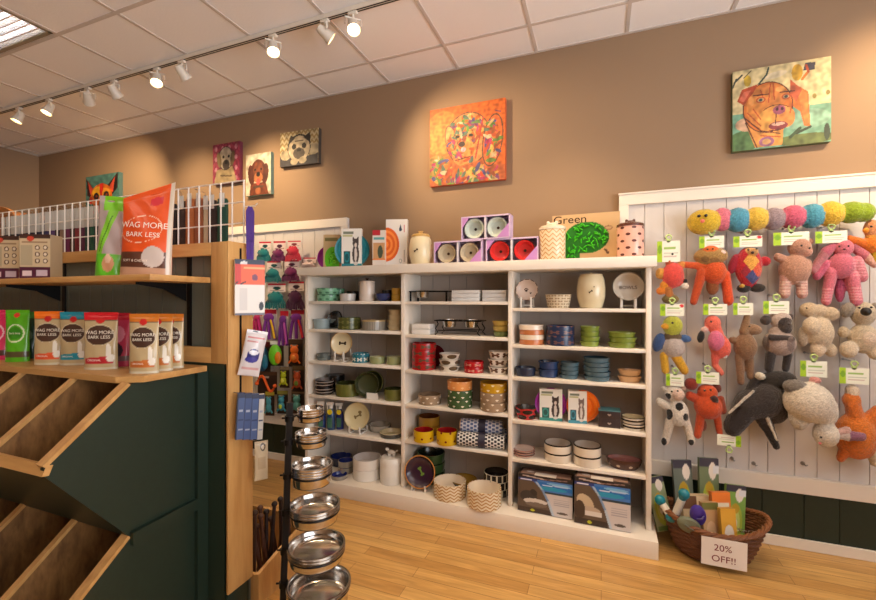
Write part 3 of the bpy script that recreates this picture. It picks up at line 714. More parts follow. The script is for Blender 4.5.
tag(MB().box(-dd_/2, -.01, 0, dd_/2, -.008, .05).box(-dd_/2, -.01, 0, dd_/2, .035, .002).build('card_holder', whiteg, loc=(xx, 2.875, SH[1][3])), 'small white card holder in front of the leaning green bowls', 'card holder')
plate_on_stand(1, 2, 331, 354.5, 332, 355, 2.93, glz('tan rim', (206, 160, 96)), cream, 'cream plate with a dark bone', bone(.03), glz('dark brown', (60, 40, 30)), depth=.028)
plate_on_stand(1, 4, 344.5, 371.5, 402, 430, 2.92, glz('khaki', (206, 190, 140)), glz('khaki light', (220, 206, 160)), 'khaki plate with an embossed bird', rot2(bone(.03), .5)+[ell(.016, .03, .016, .012)], glz('khaki dark', (140, 120, 80)), depth=.028)
stack(1, 4, 369, 391, 421, 1, 3.03, 'crock', 'pale grey low bowl at the back', glz('mid grey', (168, 160, 146)))
stack(1, 4, 379.5, 403, 428, 1, 2.93, 'crock', 'dark grey bowl with cream inside', glz('charcoal grey', (78, 80, 76)), glz('cream sand', (214, 200, 160)), cream)
# spray bottles
def spray(px, Y, h_, bodyc, label, tagc=(236, 210, 40)):
    X = atY(px, 300, Y).x; t = thing('spray_bottle', label, 'spray bottle', (X, Y, SH[1][4]), rz=.2)
    k = h_/.21; M_b = mat('blue bottle %s' % (bodyc,), bodyc, .2, coat=.4)
    MB().lathe([(0, 0), (.026*k, 0), (.03*k, .006), (.03*k, .10*k), (.024*k, .125*k), (.013*k, .145*k), (.013*k, .16*k), (0, .16*k)], 20, sy=.75).build('body', M_b, t)
    MB().lathe([(0, .155*k), (.015*k, .155*k), (.015*k, .175*k), (0, .176*k)], 16).box(-.035*k, -.009*k, .175*k, .02*k, .009*k, .20*k, bev=.003).box(-.028*k, -.004, .145*k, -.022*k, .004, .18*k).build('trigger', whiteg, t)
    MB().lathe([(0, -.0012), (.019*k, -.0012), (.019*k, .0012), (0, .0012)], 18, M=Matrix.Translation((.004, -.03*k, .135*k)) @ Matrix.Rotation(math.pi/2, 4, 'X')).build('round_tag', mat('tag yellow', tagc, .5), t)
    MB().box(-.018*k, -.0235*k, .02*k, .018*k, -.0225*k, .09*k).build('bottle_label', mat('bottle green label', (60, 110, 90), .4), t)
spray(322, 2.90, .235, (34, 60, 120), 'blue spray bottle with a yellow tag nearest the steel bowls on the fifth shelf')
spray(331, 2.90, .235, (40, 70, 110), 'blue green spray bottle with yellow tag in the middle of three, fifth shelf')
spray(340, 2.94, .225, (38, 46, 120), 'blue spray bottle with a yellow tag beside the khaki plate, fifth shelf')
# base shelf of bay 1
gsp = glz('speckled grey', (150, 142, 130), var=.2); blu = glz('cobalt', (26, 40, 110))
stack(1, 5, 330, 352, 452, 1, 3.045, 'crock', 'large dark blue bowl at the back', glz('ink', (30, 36, 62)), blu)
stack(1, 5, 338, 353.5, 461, 2, 2.91, 'crock', 'speckled grey bowl with blue inside', gsp, blu, h=.05)
stack(1, 5, 331, 348, 471, 1, 2.80, 'crock', 'small speckled grey bowl with blue inside', gsp, blu)
stack(1, 5, 353, 381.5, 452, 2, 2.90, 'straight', 'wide white speckled bowl', whiteg, glz('white inside', (214, 204, 196)))
# canisters
def jar(b, lv, px0, px1, ytop, ylid, Y, label, mo, ml, knob, mk, z=None, shape='straight', emb=None, kn=None, cat='treat jar'):
    X, d, zc = span(px0, px1, Y); z = SH[b][lv] if z is None else z; r = d/2
    zcf = zc-r*.9 if ylid > PCY else zc
    hb = zat(ylid, zc)-z; ht = zat(ytop, zc)-z
    t = thing('treat_jar', label, cat, (X, Y, z))
    if shape == 'belly': P = [(0, 0), (r*.72, 0), (r*.8, hb*.05), (r*.98, hb*.35), (r, hb*.6), (r*.9, hb*.9), (r*.78, hb), (0, hb)]
    else: P = [(0, 0), (r*.95, 0), (r, hb*.04), (r, hb*.5), (r, hb*.93), (r*.96, hb), (0, hb)]
    MB().lathe(P, 36).build('body', mo, t)
    hl = (ht-hb)*.45; rl = r*(.8 if shape == 'belly' else 1.02)
    MB().lathe([(0, hb+.0005), (rl, hb+.0005), (rl, hb+hl*.6), (rl*.85, hb+hl), (0, hb+hl*1.05)], 36).build('lid', ml, t)
    kz = hb+hl; s = (ht-kz)/2
    m = MB()
    if knob == 'bone':
        for sx in (-1, 1): m.ball((sx*s*1.6, 0, kz+s*.7), s*.75).ball((sx*s*1.6, 0, kz+s*1.5), s*.7)
        m.tube([(-s*1.6, 0, kz+s*1.0), (s*1.6, 0, kz+s*1.0)], s*.6).tube([(0, 0, kz-.002), (0, 0, kz+s)], s*.8)
    elif knob == 'dog':
        m.ball((0, 0, kz+s*1.2), (s*1.3, s*.6, s*.55)).ball((-s*1.4, 0, kz+s*1.8), (s*.6, s*.45, s*.45)).tube([(s*1.1, 0, kz+s*1.3), (s*1.9, 0, kz+s*1.9)], s*.2)
        for sx in (-.9, -.5, .6, .95): m.tube([(s*sx, 0, kz-.001), (s*sx, 0, kz+s)], s*.25)
    else:
        m.ball((0, 0, kz+s*.8), (s*1.2, s*.9, s*.8))
        for sx in (-1.1, -.4, .4, 1.1): m.ball((s*sx, 0, kz+s*1.6), s*.4)
    m.build('knob', mk, t)
    if emb:
        q = decal(emb, kn, t, (0, -r*1.0-.0008, hb*.5), (0, 0, 0))
    return t, r, hb
jar(1, 0, 359.5, 375, 278, 283, 2.94, 'white treat jar with a small brown knob on the top shelf by the mint bowls', glz('warm white', (222, 206, 192)), glz('warm white', (222, 206, 192)), 'paw', glz('dark brown', (60, 40, 30)))
jar(1, 5, 380, 403, 449, 462, 2.89, 'white treat canister with a dog figure on the lid, beside wide white bowls', whiteg, whiteg, 'dog', whiteg)
# --- bay 2
def diner(px0, px1, ytop, Y, lv, label, scroll=True, nb=2):
    X, d, zc = span(px0, px1, Y); z = SH[2][lv]; w = d/2; h = zat(ytop, zc)-z
    t = thing('raised_feeder', label, 'feeder stand', (X, Y, z)); dp = .07
    m = MB()
    for sy in (-1, 1):
        m.box(-w, sy*dp-.004, h-.008, w, sy*dp+.004, h)
        for sx in (-1, 1):
            if scroll: m.tube([(sx*w*.92, sy*dp, h), (sx*w*.84, sy*dp, h*.75), (sx*w*.96, sy*dp, h*.45), (sx*w*.86, sy*dp, h*.2), (sx*w*.98, sy*dp, 0.004)], .0045)
            else: m.box(sx*w*.94-.006 , sy*dp-.005, 0, sx*w*.94+.006, sy*dp+.005, h)
        if scroll: m.box(-w*.85, sy*dp-.003, h*.3, w*.85, sy*dp+.003, h*.36)
    for sx in (-1, 1): m.box(sx*w-.004, -dp, h-.008, sx*w+.004, dp, h)
    for k in range(nb):
        cx_ = (-.48+.96*k)*w if nb == 2 else 0
        m.tube([(cx_+w*.36*math.cos(a), .06*math.sin(a), h-.002) for a in [2*math.pi*q/20 for q in range(20)]], .004, closed=True)
    m.build('iron_frame', M_black, t)
    for k in range(nb):
        cx_ = (-.48+.96*k)*w
        r = min(w*.34, .056)
        MB().lathe([(0, h-.05), (r*.8, h-.05), (r, h+.002), (r+.006, h+.004), (r-.002, h+.004), (r*.75, h-.045), (0, h-.046)], 24).build('steel_bowl', M_steel, t, loc=(cx_, 0, 0))
diner(411.5, 452, 291, 2.95, 0, 'low black metal feeder stand on the top shelf of the middle bay', False, 1)
diner(436.5, 484, 320, 2.95, 1, 'black wrought iron double feeder with two steel bowls on the second shelf', True, 2)
def crate(b, lv, px0, px1, ytop, Y, n, desc, mo):
    X, d, zc = span(px0, px1, Y); z = SH[b][lv]; h = (zat(ytop, zc-.06)-z)/n; w = d
    for k in range(n):
        o = MB().box(-w/2, -.06, 0, w/2, .06, h-.0008, bev=.003).box(-w/2+.006, -.0615, h*.2, w/2-.006, -.0598, h*.25).build('small_box', mo, loc=(X, Y, z+k*h))
        lab = '%s, %s of stack, %s' % (desc, ORD[n][k], where(b, lv)) if n > 1 else '%s, %s' % (desc, where(b, lv))
        tag(o, lab, 'box', desc+' stack' if n > 1 else None)
wbx = mat('white carton', (226, 222, 216), .5)
crate(2, 0, 453.5, 482, 290, 2.95, 3, 'flat white box beside the feeder stand', wbx)
crate(2, 0, 484, 508, 290, 2.95, 3, 'flat white box against the upright', wbx)
crate(2, 1, 414, 433, 324, 2.94, 2, 'small flat white box', wbx)
yb, gb = glz('straw', (196, 168, 84)), glz('moss', (92, 108, 48))
stack(2, 1, 492.5, 509, 320.5, 3, 2.93, 'flare', ['moss green bowl', 'straw coloured bowl', 'straw coloured bowl'], [gb, yb, yb])
redb = patmat('red bone glaze', (168, 30, 30), (90, 70, 50), 'bones', 5, .05, .24, v0=.01); red = glz('red', (160, 26, 28))
stack(2, 2, 412, 436, 341.5, 4, 2.93, 'straight', 'red bowl with a bone', redb, red)
leaning(2, 2, 428, 443, 345, 367, 3.06, glz('maroon', (96, 16, 22)), glz('maroon', (96, 16, 22)), 'maroon plate standing behind the red stack', 84, 0, .02, 'plate')
ww = patmat('white bowl brown oval', (228, 220, 206), (92, 72, 48), 'dots', 4, .047, .34, rough=.3)
stack(2, 2, 439, 460, 352, 3, 2.93, 'flare', 'white bowl with a brown oval badge', ww, whiteg)
stack(2, 2, 464, 483.5, 359.5, 2, 2.93, 'straight', 'low red bowl', patmat('red bone glaze low', (176, 30, 34), (214, 150, 130), 'bones', 6, .035, .2), red)
stack(2, 2, 488, 509, 350, 3, 2.93, 'flare', 'white bowl with a brown bone', patmat('white bowl bone', (226, 218, 208), (92, 60, 40), 'bones', 5, .06, .26, rough=.3), whiteg)
tau = patmat('taupe heart glaze', (158, 134, 108), (232, 220, 200), 'hearts', 9, .035, .2); grh = patmat('green heart glaze', (66, 92, 54), (226, 220, 200), 'hearts', 9, .035, .2)
orh = patmat('orange heart glaze', (226, 150, 84), (240, 190, 130), 'hearts', 9, .04, .2); yeh = patmat('yellow heart glaze', (196, 150, 34), (236, 220, 180), 'hearts', 9, .035, .2)
stack(2, 3, 418.5, 441, 391.5, 1, 2.93, 'straight', 'taupe bowl with white hearts', tau, glz('taupe', (140, 116, 92)))
stack(2, 3, 447.5, 472.5, 378, 3, 2.92, 'straight', ['green bowl with white hearts', 'green bowl with white hearts', 'orange bowl with pale hearts'], [grh, grh, orh])
stack(2, 3, 480, 507, 379.5, 3, 2.92, 'straight', ['taupe bowl with white hearts', 'taupe bowl with white hearts', 'yellow bowl with white hearts'], [tau, tau, yeh], [tau, tau, yel])
ylb = patmat('yellow paw glaze', (216, 176, 24), (120, 40, 20), 'dots', 7, .06, .13)
stack(2, 4, 413.5, 434, 426.5, 1, 2.88, 'straight', 'yellow bowl with red inside, closest to the upright', ylb, red)
stack(2, 4, 436.5, 457.5, 427, 1, 2.885, 'straight', 'yellow bowl with red inside, beside the wrapped rolls', ylb, red)
stack(2, 4, 418.5, 440, 413, 2, 3.05, 'straight', 'ochre bowl behind the yellow bowls', glz('ochre', (170, 124, 40)), glz('dark ochre', (110, 60, 24)))
# rolled mats
def rollup(px0, px1, pyc, Y, pat, endm, label, rpx=8.5, cuff=None):
    X, d, zc = span(px0, px1, Y); r = rpx/F_PX*zc; z = max(zat(pyc, zc), SH[2][4]+r+.001)
    t = thing('rolled_mat', label, 'rolled mat', (X, Y, z), rz=.12)
    M_ = Matrix.Rotation(math.pi/2, 4, 'Y')
    MB().lathe([(0, .008), (r*.97, .008), (r, .012), (r, d-.012), (r*.97, d-.008), (0, d-.008)], 28, M=Matrix.Translation((-d/2, 0, 0)) @ M_).build('roll', pat, t)
    MB().lathe([(0, -d/2), (r*.85, -d/2), (r*.93, -d/2+.004), (r*.93, -d/2+.009), (0, -d/2+.009)], 28, M=M_).build('end_cap', endm, t)
    MB().lathe([(r*1.01, -.02), (r*1.03, -.02), (r*1.03, .03), (r*1.01, .03)], 28, M=M_).build('paper_band', cuff or mat('dark band', (50, 48, 66), .5), t)
bluew = patmat('blue check cloth', (208, 212, 222), (86, 104, 150), 'squares', 12, .026, .3, rough=.8)
blkw = patmat('black check cloth', (220, 218, 214), (50, 50, 56), 'squares', 12, .022, .32, rough=.8)
rollup(460, 504, 426.5, 2.96, bluew, glz('wood end', (214, 170, 120)), 'rolled blue checked mat lying on top of the other rolled mats', 7.2)
rollup(457, 506, 441, 2.885, blkw, mat('grey end', (110, 110, 118), .6), 'rolled black and white checked mat at the front of the fifth shelf', 7.2)
rollup(462, 508, 440, 3.03, bluew, mat('grey end', (110, 110, 118), .6), 'rolled blue checked mat behind the black checked one', 6.8)
plate_on_stand(2, 5, 405.5, 437, 457, 490, 2.86, glz('orange rim', (206, 140, 70)), glz('aubergine', (52, 26, 48)), 'dark purple plate with a green bone', rot2(bone(.03), -1.0), glz('leaf green', (110, 140, 60)), mr=glz('orange rim', (206, 140, 70)), depth=.04)
stack(2, 5, 417, 445, 447, 3, 3.03, 'crock', 'dark green bowl with a lighter rim', glz('bottle green', (52, 76, 40)), glz('deep green', (26, 36, 22)))
stack(2, 5, 449.5, 477, 473.5, 1, 3.02, 'flare', 'black bowl with a golden inside', blackg, glz('golden', (168, 128, 40)), glz('golden', (168, 128, 40)))
sq = patmat('black frame glaze', (222, 214, 190), (40, 36, 34), 'squares', 14, .052, .36)
stack(2, 5, 483.5, 509, 466.5, 3, 2.99, 'straight', 'ivory bowl with black squares', sq, glz('dark inside', (60, 52, 44)), h=.052)
chev = patmat('chevron glaze', (232, 216, 186), (186, 140, 84), 'chevron', 13, .022, .38)
stack(2, 5, 433.5, 466, 474, 1, 2.83, 'straight', 'cream chevron bowl beside the purple plate', chev, glz('ivory', (236, 220, 196)))
stack(2, 5, 467, 501.5, 480, 1, 2.795, 'straight', 'cream chevron bowl nearest the litter boxes', chev, glz('ivory', (236, 220, 196)))
# --- bay 3
brn = glz('dark brown', (60, 40, 30))
pp = paw(.018, -.006, .004)+paw(.01, .024, -.018)
plate_on_stand(3, 0, 516, 538.5, 280, 301.5, 2.93, patmat('spotted rim', (206, 180, 160), (70, 40, 34), 'dots', 12, .02, .34), glz('blush', (206, 184, 168)), 'blush plate with brown paw prints', pp, brn, depth=.03)
stack(3, 0, 545, 571.5, 294.5, 1, 2.92, 'flare', 'cream dish with stamped brown writing', patmat('stamped cream', (222, 206, 176), (160, 132, 100), 'bones', 12, .018, .25), cream)
jar(3, 0, 576.5, 605.5, 272.5, 275.5, 2.93, 'cream round-bellied treat jar with a small brown bone', cream, cream, 'paw', cream, shape='belly', emb=rot2(bone(.012), .6)+off2([ell(0, 0, .004, .003)], .02, .03), kn=brn)
plate_on_stand(3, 0, 612.5, 643.5, 271, 302, 2.93, glz('stone', (188, 176, 156)), glz('stone light', (198, 186, 168)), 'stone plate lettered BOWLS', None, brn, depth=.05, txt='BOWLS')
ob = patmat('orange band glaze', (232, 214, 190), (196, 122, 74), 'bands', 1, .05, .5, v0=-.01)
oj, wj = glz('terracotta', (196, 120, 74)), glz('bone white', (234, 218, 198))
stack(3, 1, 519, 544, 324, 4, 2.93, 'straight', ['terracotta bowl', 'bone white bowl', 'terracotta bowl', 'bone white bowl'], [oj, wj, oj, wj])
nav = patmat('navy bone print', (40, 52, 84), (110, 80, 80), 'bones', 6, .045, .24)
stack(3, 1, 546, 574.5, 324.5, 2, 2.93, 'straight', 'navy patterned bowl', nav, navy)
lime = glz('lime green', (132, 150, 62)); lime2 = glz('lime inside', (150, 166, 84))
stack(3, 1, 580, 600.5, 325.5, 4, 2.93, 'rim', 'lime green bowl', lime, lime2)
stack(3, 1, 607.5, 637, 331, 3, 2.93, 'rim', 'wide lime green dish', lime, lime2)
dn, db = glz('midnight', (38, 46, 68)), glz('denim', (44, 66, 108)); st_ = glz('steel blue', (84, 112, 124)); sb2 = glz('steel blue inside', (60, 86, 100))
stack(3, 2, 515, 536, 365.5, 1, 2.93, 'crock', 'midnight blue bowl', dn, dn)
stack(3, 2, 538, 559, 359.5, 2, 2.94, 'rim', 'denim blue bowl', db, dn)
stack(3, 2, 559.5, 579.5, 360.5, 4, 2.93, 'rim', 'steel blue bowl', st_, sb2)
stack(3, 2, 582.5, 610.5, 355.5, 5, 2.93, 'rim', 'wide steel blue bowl', st_, sb2)
def oblong(b, lv, px0, px1, ytop, Y, n, desc, mo, rx=.6):
    X, d, zc = span(px0, px1, Y); z = SH[b][lv]; h = (zat(ytop, zc+d*.2)-z)/n
    for k in range(n):
        m = MB().lathe([(0, 0), (d*.40, 0), (d*.5, h*.9), (d*.5, h-.001), (d*.46, h-.001), (d*.37, h*.25), (0, h*.22)], 24, sy=rx)
        o = m.build('pet_bowl', mo, loc=(X, Y, z+k*h))
        tag(o, '%s, %s of stack, %s' % (desc, ORD[n][k], where(b, lv)) if n > 1 else '%s, %s' % (desc, where(b, lv)), 'bowl', desc+' stack' if n > 1 else None)
oblong(3, 2, 617.5, 641.5, 368.5, 2.93, 2, 'tan oblong dish', glz('tan dish', (206, 160, 112)))
stack(3, 3, 515, 537, 404, 1, 2.92, 'flare', 'red and black bowl with dark inside', patmat('red black blotch', (176, 36, 40), (30, 22, 24), 'dots', 5, .035, .42), glz('dark inside', (60, 52, 44)))
bx = mat('dark gift box', (54, 40, 40), .5); tb = mat('teal lid', (86, 140, 146), .5)
X_, d_, zc_ = span(598.5, 620, 2.93); h_ = (zat(407.5, zc_+.03)-SH[3][3])/2
for k in range(2):
    t = thing('gift_box', '%s dark brown box with a silver heart, fourth shelf beside plush toys' % ['lower', 'upper teal-topped'][k], 'box', (X_, 2.93, SH[3][3]+k*h_+.0003), group='dark brown boxes with silver hearts')
    MB().box(-d_/2, -.05, 0, d_/2, .05, h_-.001-.004*k, bev=.001).build('body', bx, t)
    MB().prism([(-.012, .0), (0, -.009), (.012, .0), (.008, .006), (0, .003), (-.008, .006)], 'Y', -.0512, -.0500).build('heart_badge', mat('silver badge', (190, 180, 176), .3, .5), t, loc=(0, 0, h_*.5), smooth=0)
    if k: MB().box(-d_/2-.001, -.051, h_-.006, d_/2+.001, .051, h_-.001).build('lid', tb, t)
stack(3, 3, 621.5, 645, 413.5, 2, 2.92, 'crock', 'black rimmed white bowl', patmat('black white bands', (214, 204, 188), (34, 28, 26), 'bands', 1, .026, .45), glz('cream sand', (214, 204, 170)), blackg)
stack(3, 4, 513, 535, 444.5, 3, 2.92, 'flare', 'pale pink and white dish', patmat('pink white', (226, 204, 190), (186, 120, 110), 'bands', 1, .018, .3), glz('blush in', (214, 190, 176)))
en = glz('enamel', (228, 216, 198)); enr = glz('enamel rim', (40, 30, 28)); eni = glz('enamel inside', (206, 194, 180))
stack(3, 4, 544, 571.5, 438, 2, 2.93, 'straight', 'black-rimmed enamel bowl by pink dishes', en, eni, enr)
stack(3, 4, 573.5, 601.5, 440, 2, 2.92, 'straight', 'black-rimmed enamel bowl by oval bowl', en, eni, enr)
X_, d_, zc_ = span(606, 642, 2.93); z_ = SH[3][4]
m = MB().lathe([(0, 0), (d_*.34, 0), (d_*.44, .02), (d_*.5, .055), (d_*.5, .062), (d_*.46, .062), (d_*.42, .045), (d_*.3, .04), (0, .04)], 32, [0, 0, 0, 0, 0, 1, 1, 1], sy=.62)
o = m.build('pet_bowl', [patmat('brown paw oval', (74, 44, 36), (186, 160, 140), 'dots', 8, .05, .16, v0=.01), glz('mauve', (150, 100, 96))], loc=(X_, 2.93, z_))
tag(o, 'dark brown oval bowl with paw prints and mauve inside, fifth shelf', 'bowl')
# --- boxed travel bowls
def travel(X, Y, z, w, h, disc_d, ops, discm, label, dx=0., yaw_=0., d=.045, dz=0., tilt=0, bg_=(236, 232, 222), bot=None):
    t = thing('boxed_travel_bowl', label, 'boxed bowl', (X, Y, z), rz=yaw_)
    printbox('card_sleeve', w, d, h, 44, 60, bg_, ops, (226, 222, 212), M_print, t)
    M_ = Matrix.Translation((dx, 0, disc_d/2+dz)) @ Matrix.Rotation(math.pi/2, 4, 'X')
    r = disc_d/2; P = [(0, .004), (r*.3, .004), (r*.34, .010), (r*.48, .010), (r*.52, .004), (r*.62, .004), (r*.66, .012), (r*.80, .012), (r*.84, .006), (r*.92, .006), (r, .012), (r, -.012), (r*.9, -.016), (0, -.016)]
    MB().lathe(P, 40, M=M_).build('folding_bowl', discm, t)
    return t
teal_m, pur_m, ora_m = mat('teal silicone', (20, 126, 140), .35), mat('purple silicone', (150, 36, 150), .35), mat('orange silicone', (236, 112, 20), .35)
def dogcard(acc, pet=(70, 56, 48)):
    return [('r', 0, 0, 1, .09, acc), ('r', .05, .78, .55, .84, (190, 190, 140)), ('r', .08, .86, .6, .93, (120, 130, 110)), ('r', .1, .1, .42, .42, tuple(int(c*.6) for c in acc)), ('o', .26, .26, .14, .14, .35, acc),
            ('e', .7, .34, .17, .26, 0, pet), ('e', .7, .62, .15, .12, 0, pet), ('e', .6, .7, .05, .09, 20, pet), ('e', .8, .7, .05, .09, -20, pet), ('e', .7, .33, .07, .18, 0, (220, 210, 200)), ('e', .7, .57, .06, .06, 0, (220, 205, 190)), ('e', .7, .1, .1, .05, 0, (220, 210, 200))]
WT = 1.755
def topitem(px0, px1, Y): X, d, zc = span(px0, px1, Y); return X, d, zc
# on the fourth shelf
for (a, b_, y0_, lab, m_, acc, dd, pet, dx) in ((539.5, 562, 388.5, 'boxed purple folding travel bowl with a dog on the card, fourth shelf', pur_m, (60, 150, 140), (536, 567), (60, 44, 40), .0), (568, 586.5, 390.5, 'boxed orange folding travel bowl with a dog on the card, fourth shelf', ora_m, (70, 150, 170), (567, 597), (120, 100, 90), .035)):
    X, w, zc = span(a, b_, 2.93); h = zat(y0_, zc)-SH[3][3]
    travel(X, 2.93, SH[3][3], w, h, min((dd[1]-dd[0])/F_PX*zc*1.05, h*.98), dogcard(acc, pet), m_, lab, dx, .15, dz=.008)
# --- tops of the unit
X, w, zc = span(342, 362.5, 2.90); travel(X, 2.90, WT, w, zat(229, zc)-WT, 34/F_PX*zc*1.02, dogcard((20, 130, 140), (70, 60, 56)), teal_m, 'boxed teal folding travel bowl on the unit top between green and orange packages', .0, .35)
X, w, zc = span(318, 342, 3.06); o = bowl_mesh(w*1.02, .03, 'plate', pur_m, pur_m)
tag(link('folding_bowl', o, None, (X, 3.06, WT+w/2+.002), (math.pi/2-.1, 0, .3)), 'purple folding bowl standing behind the small green feeder card', 'bowl')
X, w, zc = span(324, 340.5, 2.95)
t = thing('boxed_slow_feeder', 'small kraft card with a lime green slow feeder beside the teal travel bowl', 'boxed feeder', (X, 2.95, WT), rz=.3)
h = zat(235, zc)-WT
printbox('kraft_card', w, .05, h, 40, 60, (196, 168, 124), [('e', .6, .28, .52, .36, 0, (90, 190, 20)), ('r', .3, 0, .9, .2, (90, 190, 20)), ('e', .5, .35, .1, .06, 30, (150, 230, 60)), ('e', .8, .45, .1, .05, -30, (150, 230, 60)), ('e', .7, .2, .1, .05, 0, (150, 230, 60)), ('e', .4, .2, .08, .05, 60, (60, 150, 10)), ('r', .1, .8, .9, .9, (120, 110, 60))], (190, 160, 116), M_print, t)
m = MB(); rnd = random.Random(3)
for k in range(16):
    a, rr_ = rnd.uniform(0, 6.28), rnd.uniform(0, .75); m.ball((w*.1+w*.36*rr_*math.cos(a), -.028, h*.3+h*.26*rr_*math.sin(a)), (.007, .008, .014), rot=Euler((0, rnd.uniform(0, 3), 0)))
m.build('feeder_ridges', mat('lime plastic', (100, 200, 30), .25), t)
X, w, zc = span(373.5, 386.5, 2.92)
t = thing('boxed_pet_bowl', 'narrow white box with a cat photo and red corner beside the orange bowl package', 'box', (X, 2.92, WT), rz=.3)
printbox('carton', w, .08, zat(231, zc)-WT, 30, 60, (228, 216, 204), [('r', 0, .86, .6, 1, (190, 40, 50)), ('r', .05, .2, .95, .66, (200, 150, 100)), ('e', .6, .4, .2, .18, 0, (70, 80, 60)), ('r', .0, .18, 1, .22, (230, 120, 30)), ('r', .1, .74, .9, .8, (90, 160, 160))], (226, 214, 200), M_print, t)
X, w, zc = span(386.5, 408, 2.98); h = zat(220, zc)-WT
t = thing('boxed_travel_bowl', 'tall white package with half an orange ringed folding bowl showing', 'boxed bowl', (X, 2.98, WT), rz=.3)
rings = [('e', .0, .47, .62-.1*k, .36-.058*k, 0, [(226, 96, 20), (246, 140, 60)][k % 2]) for k in range(6)]
printbox('carton', w, .06, h, 60, 90, (232, 226, 218), rings+[('e', .68, .78, .07, .035, 0, (40, 60, 80)), ('p', [(.62, .8), (.74, .8), (.68, .9)], (40, 60, 80)), ('r', .84, .72, .88, .88, (200, 90, 90)), ('r', .84, .1, .87, .35, (150, 140, 140)), ('o', .68, .12, .07, .045, .3, (150, 160, 150))], (224, 216, 208), M_print, t)
jar(1, 0, 409, 432.5, 231, 237.5, 2.93, 'cream treat jar with a gold lid standing on the unit top', cream, M_gold, 'paw', M_gold, z=WT, shape='belly', emb=rot2(bone(.016), .6), kn=brn)
jar(1, 0, 539, 565.5, 221.5, 230.5, 2.93, 'cream chevron treat jar with a bone knob on the unit top', patmat('chevron jar glaze', (236, 214, 182), (202, 156, 100), 'chevron', 11, .03, .3), glz('ivory', (236, 220, 196)), 'bone', glz('ivory', (236, 220, 196)), z=WT)
jar(1, 0, 616.5, 644, 219.5, 227, 2.93, 'pink treat jar with brown dots and a brown lid', patmat('pink dots', (232, 176, 158), (92, 50, 44), 'dots', 7, .042, .2), glz('lid brown', (96, 56, 44)), 'bone', glz('lid brown', (96, 56, 44)), z=WT)
# window boxes with two bowls each
def window_box(px0, px1, ytop, Y, z, bowlc, bowli, label, h=None):
    X, w, zc = span(px0, px1, Y); h = h or zat(ytop, zc)-z; d = .10
    t = thing('boxed_bowl_pair', label, 'boxed bowls', (X, Y, z), rz=-.03, group='purple window boxes with two bowls')
    lil = mat('lilac carton', (206, 184, 214), .45); e = .008
    m = MB().box(-w/2, -d/2, 0, w/2, d/2, .004).box(-w/2, -d/2, h-.004, w/2, d/2, h).box(-w/2, -d/2, 0, -w/2+.004, d/2, h).box(w/2-.004, -d/2, 0, w/2, d/2, h).box(-w/2, d/2-.004, 0, w/2, d/2, h)
    m.box(-w/2, -d/2-.001, 0, w/2, -d/2+.001, e).box(-w/2, -d/2-.001, h-e*1.4, w/2, -d/2+.001, h).box(-w/2, -d/2-.001, 0, -w/2+e, -d/2+.001, h).box(w/2-e, -d/2-.001, 0, w/2, -d/2+.001, h)
    m.build('carton', lil, t, smooth=0)
    MB().prism([(-w/2+e, e+h*.45), (-w/2+e, h-e), (-w/2+w*.17, h-e)], 'Y', -d/2-.001, -d/2+.001).prism([(w/2-e, h*.62), (w/2-e, e), (w/2-w*.26, e)], 'Y', -d/2-.001, -d/2+.001).build('printed_corner', mat('orchid print', (190, 136, 200), .45), t, smooth=0)
    r = min(h*.44, w*.21)
    for sx in (-1, 1):
        b2 = link('bowl', bowl_mesh(r*2, .045, 'flare', bowlc, bowli, bowlc), t, (sx*w*.235, -d/2+.055, r+.006), (math.pi/2, 0, 0))
        MB().lathe([(0, 0), (r*.14, 0), (r*.14, .002), (0, .002)], 16).build('print_dot', brn, b2, loc=(0, 0, .0078))
    MB().box(-.006, -d/2+.002, e, .006, -d/2+.05, h-e).build('divider', mat('white liner', (214, 206, 214), .5), t)
    return h
hA = window_box(434.5, 485, 241.5, 2.93, WT, glz('brown edge', (90, 70, 60)), glz('greige', (190, 176, 150)), 'lilac window box with two beige bowls on the unit top')
hB = window_box(486.5, 539.5, 240, 2.93, WT, glz('dark edge', (70, 20, 24)), glz('coral red', (206, 50, 48)), 'lilac window box with two red bowls on the unit top', h=hA)
window_box(462, 512, 214, 2.93, WT+hA+.001, glz('grey edge', (150, 160, 160)), glz('pale aqua', (196, 206, 196)), 'lilac window box with two pale aqua bowls lying on top of the other two', h=hA)
# large green slow feeder carton
X, w, zc = span(552, 619, 3.06); h = zat(214.5, zc)-WT
t = thing('boxed_slow_feeder', 'wide kraft carton with a green grassy slow feeder behind the chevron jar', 'boxed feeder', (X, 3.08, WT), rz=-.03)
printbox('carton', w, .10, h, 90, 60, (204, 168, 122), [('e', .52, .5, .33, .33, 0, (30, 120, 24)), ('r', .20, 0, .42, .4, (30, 120, 24)), ('e', .84, .68, .06, .05, 0, (150, 110, 80)), ('e', .84, .68, .045, .03, 0, (196, 160, 120)), ('e', .8, .22, .02, .04, 30, (90, 60, 40)), ('e', .83, .17, .02, .03, 30, (90, 60, 40))], (196, 160, 112), M_print, t)
m = MB(); rnd = random.Random(5)
for k in range(60):
    a, rr_ = rnd.uniform(0, 6.28), math.sqrt(rnd.uniform(0, .85)); m.ball((w*.02+w*.32*rr_*math.cos(a), -.056, h*.5+h*.31*rr_*math.sin(a)), (.006, .012, .017), rot=Euler((0, rnd.uniform(0, 3.1), 0)), seg=8)
for k in range(14): m.ball((-w*.5+w*rnd.uniform(.22, .4), -.056, h*rnd.uniform(.05, .3)), (.006, .012, .016), rot=Euler((0, rnd.uniform(0, 3.1), 0)), seg=8)
m.build('feeder_blades', mat('grass green plastic', (70, 190, 44), .25), t)
text('Green', .075, brn, t, (-w*.23, -.0508, h*.89), sx=1.15)
